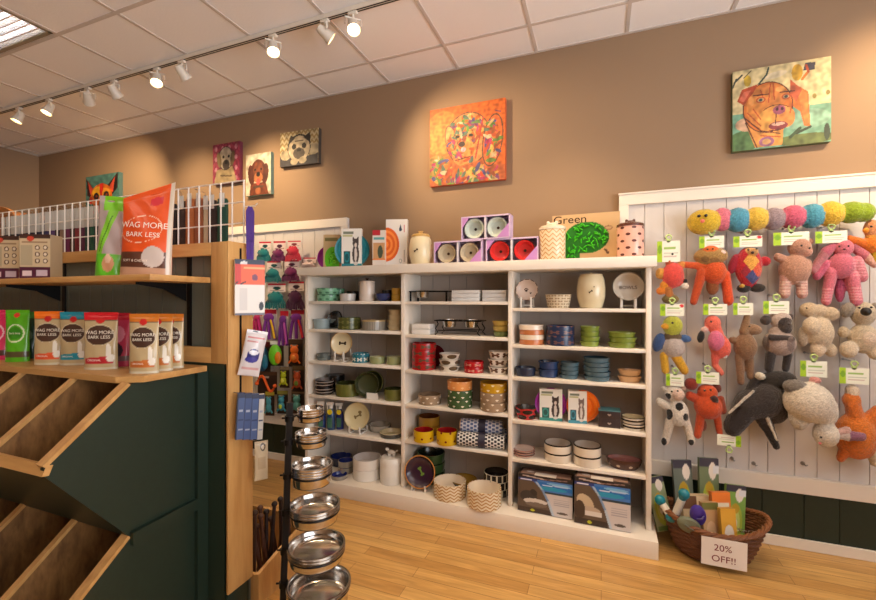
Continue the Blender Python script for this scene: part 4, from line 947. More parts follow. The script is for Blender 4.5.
# litter box cartons on the base shelf
def bigbox(px0, px1, ytop, Y, label, cat_ops, seed):
    X, w, zc = span(px0, px1, Y); z = SH[3][5]; h = (zat(ytop, zc)-z)
    t = thing('litter_box_carton', label, 'carton', (X, Y, z), rot=(-.07, 0, -.02))
    sky = [('r', 0, .60, 1, .93, (70, 120, 190)), ('r', .3, .68, 1, .86, (30, 110, 190)), ('e', .6, .7, .3, .05, 0, (40, 150, 190)), ('r', .3, .56, 1, .62, (40, 60, 70)), ('e', .75, .84, .22, .03, 0, (120, 180, 220)), ('e', .55, .78, .1, .015, 0, (200, 220, 240)), ('e', .8, .8, .18, .02, 0, (170, 200, 230)), ('r', .3, 0, 1, .56, (206, 198, 196))]
    cat = [('p', [(0, 0), (0, .84), (.3, .84), (.48, .6), (.60, .3), (.68, 0)], (96, 80, 66))]+cat_ops+[('l', .33, .86, .46, .64, .035, (170, 190, 210)), ('l', .46, .64, .57, .35, .04, (120, 150, 190)), ('l', .57, .35, .66, .0, .045, (180, 196, 214)),
          ('r', .0, .9, 1, 1, (40, 34, 36)), ('r', 0, .84, .36, .9, (40, 60, 130)), ('r', .05, .855, .26, .885, (230, 230, 240)), ('l', .1, .97, .5, .93, .03, (190, 170, 160)), ('l', .5, .93, .9, .97, .02, (150, 120, 110)), ('e', .82, .1, .10, .03, 0, (90, 80, 70)), ('e', .28, .06, .04, .035, 0, (196, 196, 40))]
    for k in range(4): cat.append(('r', .66, .44-.05*k, .94, .455-.05*k, (170, 164, 170)))
    printbox('carton', w, .14, h*.98, 80, 80, (60, 50, 50), sky+cat, (70, 66, 70), M_print, t, topcol=(60, 44, 40))
    m = MB().box(-w*.46, -.05, h*.98, w*.46, .05, h*.98+.001); m.build('top_print', mat('top print %d' % seed, (150, 120, 104), .4), t, smooth=0)
    m = MB().box(-w*.2, -.066, h*.98+.001, w*.2, -.0, h*.98+.0016).ball((-w*.3, 0, h*.98), (.03, .02, .002)).build('top_picture', mat('white gloss print', (224, 214, 204), .3), t, smooth=0)
    return t
bigbox(519, 573, 474, 2.86, 'blue photo-printed litter box carton with a grey cat, nearest the middle bay', [('e', .2, .42, .16, .16, 0, (60, 54, 52)), ('e', .3, .54, .06, .09, 20, (50, 44, 42)), ('e', .33, .3, .22, .08, 0, (210, 200, 190)), ('e', .35, .22, .2, .06, 0, (120, 104, 92)), ('r', 0, 0, .6, .12, (70, 54, 44))], 1)
bigbox(574.5, 629.5, 477, 2.83, 'blue photo-printed litter box carton with a white dog, nearest the upright', [('e', .2, .46, .14, .2, 30, (200, 180, 150)), ('e', .28, .3, .2, .1, 0, (190, 170, 150)), ('r', .2, .2, .5, .3, (222, 214, 206)), ('e', .1, .3, .1, .2, 0, (70, 56, 46)), ('r', 0, 0, .6, .12, (60, 48, 42))], 2)
# ------------------------------------------------------------------ paintings
def painting(xa, xb, za, zb, nx, ny, bg, ops, side, label, tilt=0.0, th=.04):
    t = thing('canvas_painting', label, 'painting', ((xa+xb)/2, 3.18-.001-th/2, za), rot=(0, tilt, 0))
    printbox('canvas', xb-xa, th, zb-za, nx, ny, bg, ops, side, M_canvas, t); return t
O1, O2, O3, DK = (226, 128, 48), (246, 172, 84), (196, 84, 40), (92, 40, 24)
ops = [('r', 0, 0, 1, .46, (128, 190, 160)), ('e', .75, .3, .25, .12, 0, (150, 204, 176)), ('e', .1, .1, .22, .14, 20, (96, 140, 84)), ('e', .75, .06, .3, .07, 0, (110, 130, 70)), ('e', .18, .32, .15, .09, 0, (236, 196, 160)),
       ('e', .16, .86, .04, .07, 0, (222, 190, 60)), ('e', .67, .87, .055, .1, 0, (224, 178, 50)), ('p', [(.73, .88), (.84, .87), (.85, .96), (.75, .97)], (74, 70, 84)), ('e', .45, .88, .12, .04, 10, (240, 228, 190)),
       ('l', .28, .8, .36, .9, .02, (60, 80, 70)), ('l', .36, .9, .38, .98, .02, (60, 80, 70)), ('l', .02, .86, .1, .94, .02, (60, 70, 60)), ('l', .0, .8, .04, .9, .02, (60, 70, 60)), ('l', .12, .9, .2, .98, .012, (120, 110, 70)), ('e', .84, .56, .02, .03, 0, (170, 150, 70)), ('e', .97, .58, .02, .03, 0, (150, 130, 60)),
       ('p', [(.60, .78), (.78, .62), (.80, .2), (.74, .22), (.70, .4), (.60, .5)], O1), ('p', [(.66, .72), (.77, .6), (.79, .25), (.75, .22)], (232, 150, 70)), ('l', .72, .78, .78, .86, .03, O1), ('l', .78, .86, .76, .94, .022, O3),
       ('l', .66, .14, .8, .2, .03, (50, 70, 50)), ('l', .6, .1, .7, .2, .03, (60, 90, 60)), ('e', .96, .12, .03, .1, 0, (60, 80, 60)),
       ('p', [(.14, .32), (.24, .02), (.52, .02), (.54, .3)], O2), ('l', .14, .34, .26, .02, .014, DK), ('e', .36, .08, .08, .06, 0, (170, 110, 150)), ('e', .36, .08, .045, .035, 0, (230, 180, 120)),
       ('e', .37, .5, .262, .312, 0, DK), ('e', .37, .5, .25, .3, 0, O1), ('e', .38, .62, .2, .16, 0, (232, 146, 70)), ('e', .28, .45, .12, .2, 20, (240, 156, 70)),
       ('p', [(.05, .62), (.10, .76), (.27, .80), (.22, .7), (.12, .56)], O3), ('p', [(.07, .63), (.12, .73), (.2, .74), (.12, .6)], (226, 120, 90)), ('p', [(.6, .8), (.72, .66), (.66, .52), (.6, .62)], (210, 100, 60)),
       ('l', .38, .56, .40, .78, .012, O3), ('l', .44, .58, .43, .78, .012, O3), ('l', .33, .6, .3, .72, .01, O3),
       ('e', .46, .36, .18, .16, 0, DK), ('e', .46, .36, .17, .15, 0, O2), ('e', .36, .34, .09, .13, 0, (250, 184, 90)), ('e', .57, .35, .08, .12, 0, (244, 160, 80)), ('e', .48, .26, .1, .05, 0, (150, 60, 70)), ('e', .48, .28, .07, .02, 0, (240, 200, 180)),
       ('e', .49, .45, .065, .055, 0, (170, 90, 120)), ('e', .47, .46, .015, .02, 0, (70, 30, 50)), ('e', .52, .46, .015, .02, 0, (70, 30, 50)),
       ('l', .22, .665, .38, .66, .014, DK), ('l', .5, .66, .64, .655, .014, DK), ('e', .30, .6, .05, .038, 0, O3), ('e', .30, .6, .035, .024, 0, (196, 170, 120)), ('e', .3, .6, .018, .02, 0, (70, 76, 80)), ('e', .56, .6, .046, .036, 0, O3), ('e', .56, .6, .032, .022, 0, (196, 170, 130)), ('e', .56, .6, .017, .018, 0, (70, 76, 80)), ('l', .22, .5, .3, .36, .012, O3), ('l', .62, .5, .6, .4, .012, O3), ('l', .45, .28, .46, .4, .01, DK), ('e', .2, .6, .03, .06, 10, (244, 170, 90)), ('e', .5, .7, .05, .03, 0, (248, 180, 100)), ('l', .3, .16, .5, .12, .012, O3),
       ('l', .13, .4, .3, .22, .016, DK), ('l', .3, .22, .5, .16, .012, DK), ('l', .16, .46, .3, .28, .012, O3)]
painting(.770, 1.258, 2.425, 2.925, 170, 170, (240, 226, 170), ops, (90, 100, 70), 'square canvas painting of an orange bulldog on teal and cream above the plush toys')
rnd = random.Random(11); pal = [(230, 90, 40), (250, 190, 90), (120, 170, 60), (200, 60, 110), (90, 90, 150), (220, 190, 130), (170, 90, 50), (226, 120, 40), (100, 130, 110), (140, 80, 130), (226, 210, 170), (206, 90, 50), (226, 120, 44), (110, 150, 70)]
def patches(cx, cy, rx, ry, n, s=.05):
    o = []
    for _ in range(n):
        a, r_ = rnd.uniform(0, 6.28), math.sqrt(rnd.random())*.9; o.append(('e', cx+rx*r_*math.cos(a), cy+ry*r_*math.sin(a), rnd.uniform(.6, 1.6)*s, rnd.uniform(.25, .6)*s, rnd.uniform(0, 180), rnd.choice(pal)))
    return o
ops = [('e', .18, .66, .26, .3, 0, (240, 140, 56)), ('e', .16, .6, .18, .2, 0, (244, 156, 66)), ('e', .52, .06, .56, .22, 0, (210, 110, 60))]+patches(.48, .08, .52, .12, 70, .06)
ops += [('e', .1, .26, .16, .14, 0, (190, 150, 70))]+patches(.1, .24, .13, .13, 22)+[('e', .52, .56, .30, .34, 0, (120, 84, 60)), ('e', .52, .56, .285, .325, 0, (240, 160, 90))]+patches(.5, .62, .26, .24, 46, .055)
ops += [('e', .84, .5, .13, .33, -8, (110, 80, 60)), ('e', .84, .5, .115, .31, -8, (236, 120, 60))]+patches(.84, .5, .09, .28, 22)+[('e', .3, .55, .08, .22, 12, (130, 90, 60)), ('e', .3, .55, .07, .2, 12, (244, 170, 100))]+patches(.3, .55, .05, .17, 12, .035)
ops += [('e', .46, .38, .15, .16, 0, (244, 160, 80))]+patches(.46, .36, .16, .14, 22, .04)+patches(.55, .7, .26, .16, 40, .045)+patches(.84, .5, .1, .3, 26, .05)+patches(.32, .5, .07, .2, 14, .035)+patches(.5, .1, .5, .1, 40, .05)+[('e', .44, .5, .045, .035, 0, (70, 50, 50)), ('e', .46, .43, .035, .03, 0, (230, 210, 220)), ('e', .38, .6, .03, .02, 0, (60, 50, 40)), ('e', .56, .6, .03, .02, 0, (60, 50, 40)), ('l', .35, .3, .55, .33, .015, (130, 60, 40)), ('l', .3, .2, .7, .26, .02, (226, 120, 60)), ('l', .62, .3, .72, .8, .02, (200, 80, 60)), ('l', .88, .86, .94, .84, .015, (110, 70, 110))]
painting(-1.284, -.672, 2.406, 3.017, 170, 170, (232, 116, 44), ops, (220, 96, 50), 'large orange canvas painting of a patchwork coloured droopy-eared dog')
GREY = (196, 184, 150)
ops = [('z', 9, .16, .5, (176, 152, 96)), ('p', [(0, 0), (1, 0), (1, .3), (.7, .24), (.3, .24), (0, .34)], (52, 50, 60)), ('e', .15, .32, .14, .14, 0, GREY), ('e', .88, .42, .14, .16, 0, GREY), ('e', .5, .5, .3, .4, 0, (40, 36, 34)), ('e', .5, .48, .28, .37, 0, (214, 200, 166)),
       ('p', [(.2, .6), (.28, .9), (.4, .8)], (50, 44, 40)), ('p', [(.6, .8), (.78, .92), (.8, .6)], (50, 44, 40)), ('e', .5, .34, .15, .17, 0, (90, 80, 70)), ('e', .5, .44, .06, .05, 0, (20, 18, 18)), ('e', .37, .55, .06, .08, 0, (36, 30, 28)), ('e', .63, .55, .06, .08, 0, (36, 30, 28)), ('l', .4, .7, .6, .7, .03, (100, 84, 70)), ('e', .38, .12, .1, .1, 0, GREY), ('e', .6, .14, .1, .1, 0, GREY)]
painting(-2.796, -2.366, 2.73, 3.045, 80, 60, (226, 214, 170), ops, (70, 62, 56), 'small canvas painting of a pug lying down on a zigzag background', tilt=0.02)
BR = (104, 52, 34)
ops = [('p', [(.15, 0), (.2, .3), (.8, .3), (.92, 0)], (124, 62, 38)), ('e', .5, .58, .3, .28, 0, BR), ('e', .22, .5, .13, .25, 10, (92, 44, 30)), ('e', .78, .5, .13, .25, -10, (92, 44, 30)), ('e', .5, .6, .2, .2, 0, (130, 70, 46)), ('e', .5, .42, .18, .13, 0, (196, 124, 76)), ('e', .5, .5, .08, .06, 0, (30, 20, 20)), ('e', .38, .62, .04, .03, 0, (20, 16, 16)), ('e', .62, .62, .04, .03, 0, (20, 16, 16)), ('e', .5, .32, .07, .09, 0, (226, 90, 80)), ('r', .3, .18, .72, .22, (90, 70, 60)), ('e', .5, .1, .12, .08, 0, (180, 110, 70))]
painting(-3.209, -2.905, 2.500, 2.895, 70, 84, (232, 224, 200), ops, (130, 160, 150), 'small canvas painting of a brown spaniel with its tongue out')
ops = [('z', 5, .2, .35, (150, 40, 80))]+[('e', .12+.25*i, .1+.26*j, .05, .06, 0, (220, 150, 170)) for i in range(4) for j in range(4)]+[('p', [(.05, 0), (.15, .35), (.75, .4), (.9, 0)], (196, 176, 130)), ('e', .48, .62, .27, .3, 0, (60, 46, 44)), ('e', .48, .62, .25, .28, 0, (216, 204, 180)), ('e', .24, .6, .08, .2, 10, (150, 130, 90)), ('e', .74, .6, .08, .2, -10, (130, 110, 80)), ('e', .4, .66, .04, .04, 0, (30, 24, 24)), ('e', .6, .66, .04, .04, 0, (30, 24, 24)), ('e', .5, .46, .13, .13, 0, (90, 76, 70)), ('e', .5, .52, .06, .05, 0, (20, 16, 16)), ('l', .3, .2, .7, .16, .04, (120, 100, 70))]
painting(-3.641, -3.290, 2.655, 3.05, 70, 80, (176, 66, 96), ops, (120, 50, 70), 'small canvas painting of a pale puppy on a pink patterned background')
ops = [('p', [(.02, .95), (.28, .6), (.2, .4), (.05, .5)], (60, 20, 20)), ('p', [(.06, .88), (.25, .62), (.14, .52)], (226, 80, 60)), ('p', [(.95, .99), (.62, .66), (.8, .45), (.95, .6)], (40, 24, 24)), ('p', [(.88, .9), (.68, .62), (.82, .5)], (226, 84, 54)),
       ('e', .47, .45, .32, .32, 0, (230, 120, 30)), ('e', .4, .56, .2, .14, 0, (246, 190, 40)), ('p', [(.42, .78), (.54, .78), (.52, .3), (.44, .3)], (214, 40, 24)), ('e', .62, .5, .12, .14, 0, (244, 170, 50)), ('e', .32, .45, .08, .1, 0, (30, 20, 30)), ('e', .62, .46, .08, .1, 0, (30, 20, 30)), ('e', .33, .46, .03, .03, 0, (160, 60, 40)), ('e', .63, .47, .03, .03, 0, (160, 60, 40)), ('e', .48, .24, .1, .1, 0, (30, 20, 20)), ('p', [(.2, 0), (.3, .2), (.66, .2), (.8, 0)], (200, 80, 40)), ('e', .15, .36, .05, .1, 0, (200, 50, 30))]
painting(-5.664, -5.070, 2.50, 2.943, 80, 80, (84, 140, 134), ops, (70, 100, 96), 'canvas painting of a red and yellow chihuahua behind the wire grid')
# ------------------------------------------------------------------ treat bags on the display wall
def place(px0, px1, Y, rz, zbase, ytop):
    m = (px0+px1)/2; X = atY(m, 300, Y).x; T = (math.cos(rz), math.sin(rz))
    def pjx(x, y): return PCX+F_PX*(_c*x+_s*y)/(-_s*x+_c*y)
    k = (pjx(X+T[0]*.01, Y+T[1]*.01)-pjx(X-T[0]*.01, Y-T[1]*.01))/.02
    w = (px1-px0)/k; zc = depth(X, Y); return X, w, zat(ytop, zc)-zbase
def bag(px0, px1, ytop, Y, rz, zb, label, bg_, ops, texts=(), d=.05, back=None, name='treat_bag', cat='treat bag', nx=40, ny=64, crumple=.0015, group=None, rot=None, seed=0, h=None, slant=0.0):
    X, w, hh = place(px0, px1, Y, rz, zb, ytop); h = (h or hh)*1.02; w *= 1.12
    t = thing(name, label, cat, (X, Y, zb+.0005), rz=rz, group=group, rot=rot)
    pouch('bag', w, h, d, nx, ny, bg_, ops, back or bg_, M_foil, t, crumple=crumple, seed=seed, slant=slant)
    for s_, u0, v0, sz, col in texts:
        o = text(s_, sz*w, mat('ink %s' % (col,), col, .5), t, (0, 0, 0), (0, 0, 0), ext=0.0002)
        for v in o.data.vertices:
            x, y, z = v.co; u, vv = (u0*w+x)/w+.5, (v0*h+y)/h
            dd = d/2*max(0, math.sin(math.pi*min(1, max(0, u))))**.55*(1-max(0, (vv-.15)/.85)**1.6)+.0015+crumple+z*.5
            v.co = (u0*w+x, -dd, v0*h+y)
    return t
def wag(acc, band=None):
    band = band or acc
    return [('r', 0, .86, 1, 1, acc), ('r', 0, .845, 1, .86, (110, 90, 70)), ('e', .5, .86, .13, .055, 0, (200, 40, 40)), ('e', .5, .6, .42, .17, 0, (74, 50, 40)), ('o', .5, .6, .44, .185, .05, (214, 200, 170)),
            ('p', [(.08, .1), (.92, .1), (.92, .24), (.08, .2)], band), ('e', .8, .3, .07, .13, 0, (236, 230, 216)), ('e', .78, .4, .05, .05, 0, (236, 230, 216)), ('e', .84, .2, .1, .07, 0, (236, 230, 216)), ('r', 0, 0, 1, .04, (206, 196, 170))]
wtxt = lambda: (('WAG MORE', 0, .645, .155, (240, 232, 214)), ('BARK LESS', 0, .565, .14, (240, 232, 214)), ('ORIGINAL', -.1, .165, .09, (244, 236, 220)))
KR = (190, 168, 126)
Z2 = TPZ
for a in (
    (131, 157.5, 315, 1.20, .45, 'kraft treat bag with an orange brown top, front of the three at the plank end', (206, 118, 40), (196, 110, 50)),
    (146, 171.5, 315, 1.265, .45, 'kraft treat bag with an orange brown top, second of the three at the plank end', (206, 118, 40), (196, 110, 50)),
    (160, 182.5, 315, 1.335, .45, 'kraft treat bag with an orange brown top, backmost of the three at the plank end', (206, 118, 40), (196, 110, 50)),
    (86, 116.5, 313.5, 1.20, .5, 'kraft treat bag with a red top band and red strip', (204, 30, 40), (190, 40, 50)),
    (61.5, 87, 313, 1.235, .5, 'kraft treat bag with a teal blue top band', (30, 140, 160), (30, 140, 160)),
    (36, 62.5, 312.5, 1.20, .5, 'kraft treat bag with a bright orange top band', (236, 116, 30), (226, 90, 50)),
): bag(a[0], a[1], a[2], a[3], a[4], Z2, a[5], KR, wag(a[6], a[7]), wtxt(), seed=int(a[0]), group='kraft treat bags on the bin plank')
bag(110, 129, 314, 1.285, .35, Z2, 'crimson and pink treat bag turned sideways behind the red-topped bag', (196, 60, 90), [('r', 0, .86, 1, 1, (190, 30, 50)), ('e', .5, .3, .3, .14, 0, (60, 40, 50)), ('e', .5, .6, .35, .16, 0, (226, 140, 160)), ('r', 0, .1, 1, .2, (120, 90, 90))], d=.05)
bag(7, 28.5, 311, 1.20, .5, Z2, 'bright green treat bag with a white round badge', (90, 176, 30), [('o', .5, .55, .38, .18, .15, (226, 240, 200)), ('e', .5, .55, .28, .12, 0, (60, 140, 30)), ('r', 0, .08, 1, .2, (90, 80, 50)), ('e', .5, .9, .12, .05, 0, (214, 60, 40))], (('bark less', 0, .55, .13, (240, 244, 220)),), d=.05)
bag(-13, 8, 311, 1.20, .5, Z2, 'hot pink treat bag cut by the picture edge', (226, 50, 100), [('o', .5, .55, .38, .18, .15, (240, 200, 210)), ('r', 0, .08, 1, .2, (90, 60, 50))], d=.05)
bag(25, 37, 313, 1.29, .5, Z2, 'dark green treat bag standing behind the bright green one', (38, 66, 40), [('r', 0, .86, 1, 1, (60, 130, 50)), ('e', .5, .5, .3, .1, 0, (90, 110, 90))], d=.045)
Z1 = 1.597
og = [('r', 0, .80, 1, 1, (226, 84, 30)), ('r', 0, .28, 1, .80, (226, 84, 30)), ('r', .0, 0, 1, .27, (92, 54, 40)), ('r', .0, .0, 1, .1, (196, 150, 120)), ('e', .7, .22, .2, .12, 0, (206, 190, 180)), ('e', .68, .84, .12, .05, 0, (206, 36, 50)), ('r', .56, .80, .8, .88, (206, 36, 50)), ('o', .42, .54, .42, .16, .03, (250, 220, 190)), ('r', .93, 0, 1, 1, (206, 190, 170))]
bag(123, 169, 192, 1.27, .45, Z1, 'big orange and brown treat bag leaning sideways on the upper pine shelf', (226, 84, 30), og, (('WAG MORE', -.02, .58, .165, (250, 236, 220)), ('BARK LESS', -.02, .47, .14, (250, 236, 220)), ('SOFT & CHEWY', -.12, .17, .07, (240, 220, 200))), d=.08, nx=60, ny=90, crumple=.003, rot=(0, .04, .45), seed=5, slant=.085)
bag(97, 123, 198, 1.25, .5, Z1, 'tall lime green and silver treat bag beside the big orange bag', (176, 160, 156), [('r', .2, .82, 1, 1, (120, 200, 30)), ('p', [(0, .2), (.25, .2), (.75, .82), (.4, .82)], (130, 200, 50)), ('r', 0, 0, 1, .27, (96, 190, 40)), ('e', .55, .16, .2, .1, 0, (206, 150, 110)), ('e', .55, .22, .1, .06, 0, (226, 190, 160)), ('l', .2, .3, .55, .75, .03, (60, 120, 30))], d=.07, crumple=.004, rot=(0, .05, .5), seed=9)
for (a, b, yt, Yq, lab) in ((-4, 26, 237, 1.24, 'treat box with round cookie windows, cut by the picture edge'), (26, 57, 235.5, 1.24, 'treat box with six round cookie windows and a purple base')):
    X, w, h = place(a, b, Yq, .5, Z1, yt); w *= .97
    t = thing('cookie_box', lab, 'box', (X, Yq, Z1), rz=.5, group='beige cookie boxes on the upper shelf')
    cc = [('r', 0, 0, 1, .26, (84, 34, 56)), ('r', 0, .9, 1, 1, (70, 44, 36)), ('e', .35, .9, .12, .06, 0, (200, 70, 50)), ('r', .08, .8, .9, .84, (150, 120, 90))]
    for i in (0, 1):
        for j in range(3): cc += [('e', .58+.26*i, .70-.15*j, .085, .055, 0, (90, 60, 44)), ('e', .58+.26*i, .70-.15*j, .05, .033, 0, (226, 212, 190))]
    cc += [('r', .04, .3, .42, .76, (176, 160, 130)), ('r', .1, .06, .4, .18, (226, 200, 200)), ('r', .55, .06, .9, .2, (200, 180, 190))]
    printbox('carton', w, .08, h, 50, 60, (204, 182, 146), cc, (180, 160, 128), M_print, t, topcol=(90, 60, 44))
# ------------------------------------------------------------------ leashes and collars hanging behind the wire grid
def strap(px, Y, ztop, zbot, w, col, label, tagw=.028, tagh=.06, name='dog_leash', cat='leash', group=None, tagc=(200, 200, 196), fold=True, dotc=None):
    X = atY(px, 250, Y).x; t = thing(name, label, cat, (X, Y, zbot), rz=random.uniform(.1, .5), group=group)
    h = ztop-zbot; cm = mat('webbing %s' % (col,), col, .7, bump=.2, bscale=300)
    m = MB().box(-w/2, -.003, 0.004, w/2, .003, h-tagh*.4, bev=.001)
    if fold: m.box(-w/2, .006, .0, w/2, .011, h-tagh*.5, bev=.001).box(-w/2, -.003, 0, w/2, .011, .006, bev=.001)
    m.build('strap', cm, t)
    MB().box(-tagw/2, -.006, h-tagh, tagw/2, -.0048, h, bev=.0003).build('price_tag', mat('tag %s' % (tagc,), tagc, .5), t)
    MB().tube([(0, -.0065, h-.003), (0, -.004, h+.012), (0, -.03 if Y > GRY else .02, h+.014)], .0015, seg=5).build('hook', M_zinc, t)
    return t
cols = [(40, 44, 60), (52, 50, 56), (70, 60, 50), (44, 54, 66), (60, 50, 46), (40, 46, 70), (48, 44, 64), (36, 40, 58), (54, 58, 92), (62, 58, 100), (90, 60, 110), (52, 40, 40), (140, 110, 90), (110, 40, 80), (72, 50, 40), (130, 44, 50), (90, 40, 66), (44, 70, 60), (38, 90, 70), (60, 60, 70)]
cn = ['dark slate', 'charcoal', 'brown grey', 'slate blue', 'dark taupe', 'night blue', 'dark violet', 'ink blue', 'dusty blue', 'blue violet', 'purple', 'dark brown', 'tan', 'magenta', 'chestnut', 'red', 'plum', 'dark green', 'sea green', 'ash grey']
for i in range(20):
    px = 4+i*4.9; yy = 214-px*.126+4
    Yk = GRY+.03; zt = zat(yy, depth(atY(px, 250, Yk).x, Yk)); zb = GY2*0+gz0+.012
    strap(px, Yk, zt, zb, .030, cols[i], '%s collar strap under a white tag hanging behind the wire grid' % cn[i], name='dog_collar', cat='collar', group='collars behind the wire grid', tagw=.032, tagh=.12)
for px, c, n_, yt, tg in ((172.5, (40, 32, 34), 'black', 199, 1), (182, (60, 40, 34), 'dark brown', 196, 1), (190, (176, 104, 56), 'caramel', 193.5, 1), (199, (150, 90, 56), 'russet', 193, 1), (206.5, (196, 180, 150), 'pale beige', 196, 0), (212.5, (50, 36, 34), 'brown black', 195, 0), (222.5, (24, 70, 56), 'forest green', 193, 0)):
    zt = zat(yt, depth(atY(px, 250, GRY+.03).x, GRY+.03))
    strap(px, GRY+.03, zt, gz0+.01, .05 if n_ != 'pale beige' else .03, c, 'folded %s leash hanging behind the open end of the wire grid' % n_, name='dog_leash', group='leashes behind the wire grid', tagh=.07)
t = thing('dog_leash', 'purple leash looped over a hook at the end of the wire grid', 'leash', (gxr+.045, GRY-.01, 1.66))
pm = mat('purple webbing', (76, 44, 130), .7)
yaw_l = .7
hp = zat(208, depth(gxr+.03, GRY))-1.66
m = MB(); cs, sn = math.cos(yaw_l), math.sin(yaw_l)
for sx in (-1, 1):
    pts = [(0, 0, hp)]+[(sx*.009, 0, hp-.02-.05*k) for k in range(0, 2)]+[(sx*.008, 0, hp-.16), (sx*.006, 0, 0.01)]
    for p, q in zip(pts, pts[1:]):
        mid = Vector(((p[0]+q[0])/2*cs, (p[0]+q[0])/2*sn, (p[2]+q[2])/2)); L = (Vector(q)-Vector(p)).length
        M_ = Matrix.Translation(mid) @ Matrix.Rotation(yaw_l, 4, 'Z') @ Matrix.Rotation(-math.atan2(q[0]-p[0], -(q[2]-p[2])), 4, 'Y')
        m.box(-.009, -.0018+.002*sx, -L/2-.002, .009, .0018+.002*sx, L/2+.002, M=M_)
m.build('strap', pm, t)
MB().tube([(-.03, 0, hp+.006), (.03, .0, hp+.004), (.045, 0, hp+.016)], .0025, seg=6).build('hook', M_wire, t)
# ------------------------------------------------------------------ goods hanging on the end panel of the display
def hang_pack(px0, px1, y0_, y1_, X, label, bg_, ops, d=.02, clear=False, name='hanging_package', cat='package', tilt=0, kind='bag', side=None, rz=.95):
    m = (px0+px1)/2; c_ = atX(m, y0_, X); zc = depth(X, c_.y)
    T = (math.cos(rz), math.sin(rz)); f = lambda x, y: PCX+F_PX*(_c*x+_s*y)/(-_s*x+_c*y)
    k = (f(X+T[0]*.01, c_.y+T[1]*.01)-f(X-T[0]*.01, c_.y-T[1]*.01))/.02
    w = (px1-px0)/k; zt, zb = zat(y0_, zc), zat(y1_, zc)
    t = thing(name, label, cat, (X, c_.y, zb), rot=(0, tilt, rz))
    if kind == 'bag': pouch('bag', w, zt-zb, d, 36, 60, bg_, ops, bg_, M_foil, t, gusset=False, crumple=.001)
    else: printbox('card', w, d, zt-zb, 44, 64, bg_, ops, side or bg_, M_print, t)
    MB().tube([(0, 0, zt-zb-.006), (-math.cos(rz)*(X-GX)*1.0, math.sin(rz)*(X-GX)*1.0, zt-zb-.002)], .0018, seg=5).build('peg', M_zinc, t)
    return t, w, zt-zb
hang_pack(234.5, 264, 260, 315, -1.53, 'orange and white hanging package with a dark header at the top of the display end', (232, 228, 222), [('r', 0, .92, 1, 1, (24, 30, 60)), ('e', .3, .93, .12, .04, 0, (220, 220, 220)), ('r', 0, .54, 1, .92, (240, 96, 50)), ('r', .0, .54, .2, .92, (206, 50, 40)), ('e', .66, .68, .1, .06, 0, (120, 60, 90)), ('r', .3, .84, 1, .86, (250, 180, 120)), ('r', .15, .08, .4, .48, (214, 210, 206)), ('e', .88, .16, .08, .08, 0, (30, 30, 40)), ('r', 0, 0, 1, .04, (110, 108, 120)), ('l', 0, .55, .1, .6, .03, (60, 30, 30)), ('l', .2, .56, .35, .6, .03, (60, 30, 30))], d=.045, kind='box')
hang_pack(237, 259, 330, 376, -1.53, 'clear hanging bag with a dark blue roll dispenser inside', (214, 208, 210), [('e', .5, .45, .3, .15, 0, (46, 46, 120)), ('e', .5, .52, .24, .05, 0, (230, 230, 240)), ('e', .45, .36, .3, .06, 0, (60, 60, 150)), ('r', .1, .82, .9, .86, (200, 120, 120)), ('r', .1, .74, .6, .77, (190, 130, 130)), ('r', .1, .15, .9, .2, (206, 160, 160)), ('e', .4, .97, .12, .02, 0, (60, 60, 70))], d=.04, tilt=.20)
for i, (a, b, c) in enumerate(((235, 242.5, (62, 84, 130)), (242, 249.5, (56, 78, 126)), (249, 256.5, (66, 90, 140)), (256, 262, (206, 204, 196)))):
    hang_pack(a, b, 393+i*.4, 439, -1.535+i*.004, ['slim denim blue package nearest the pine edge, lowest hook of the display end', 'slim denim blue package, second of the three on the lowest hook', 'slim denim blue package beside the white one on the lowest hook', 'slim white package at the outer side of the lowest hook'][i], c,
              [('r', 0, .9, 1, 1, (40, 50, 80)), ('r', 0, 0, .12, 1, (24, 30, 50)), ('r', .3, .6, .8, .64, (160, 170, 190)), ('r', .3, .2, .9, .23, (150, 160, 180)), ('r', .2, .4, .9, .43, (40, 56, 96))], d=.02, kind='box', tilt=.05)
hang_pack(254.5, 268, 441, 480, -1.50, 'pale plastic hanging bag with a dark loop printed near its top', (206, 190, 160), [('o', .6, .85, .2, .1, .4, (60, 44, 36)), ('r', .2, .3, .8, .6, (190, 170, 140))], d=.02)
# ------------------------------------------------------------------ steel bowl rack
RX, RY = -1.18, 1.55
rack = thing('bowl_rack', 'black metal pole rack holding rings of stainless steel dog bowls', 'bowl rack', (0, 0, 0))
pt = atY(290, 400, 1.52); pb = atZ(283.5, 615, .0); pb = Vector((pt.x-.028, 1.50, 0)); pt = Vector((pt.x, 1.52, 1.035)); ptop = pt
rack.location = (pb.x, pb.y, 0)
dv = (pt-pb)
m = MB(); ang = .5
m.tube([(0, 0, 0.012), tuple(dv)], .019, seg=4)
m.build('pole', M_black, rack, smooth=0)
MB().lathe([(0, 0), (.17, 0), (.17, .006), (.02, .014), (0, .014)], 32).build('base_plate', M_black, rack)
sets = [(297, 324.5, 403, 412, 3, 423, 1.60), (295, 327.5, 426, 437, 3, 449, 1.585), (291, 332.8, 454, 472, 4, 489, 1.575), (289.2, 340.5, 494, 512, 3, 529, 1.565), (287.4, 345.8, 531, 556, 3, 572, 1.555), (286.5, 351.5, 570, 594, 2, 618, 1.545)]
names = ['smallest', 'second smallest', 'third smallest', 'third largest', 'second largest', 'largest']
M_ster = mat('steel inside', (214, 210, 204), .28, 1.0); M_rub = mat('black rubber base', (24, 22, 22), .6)
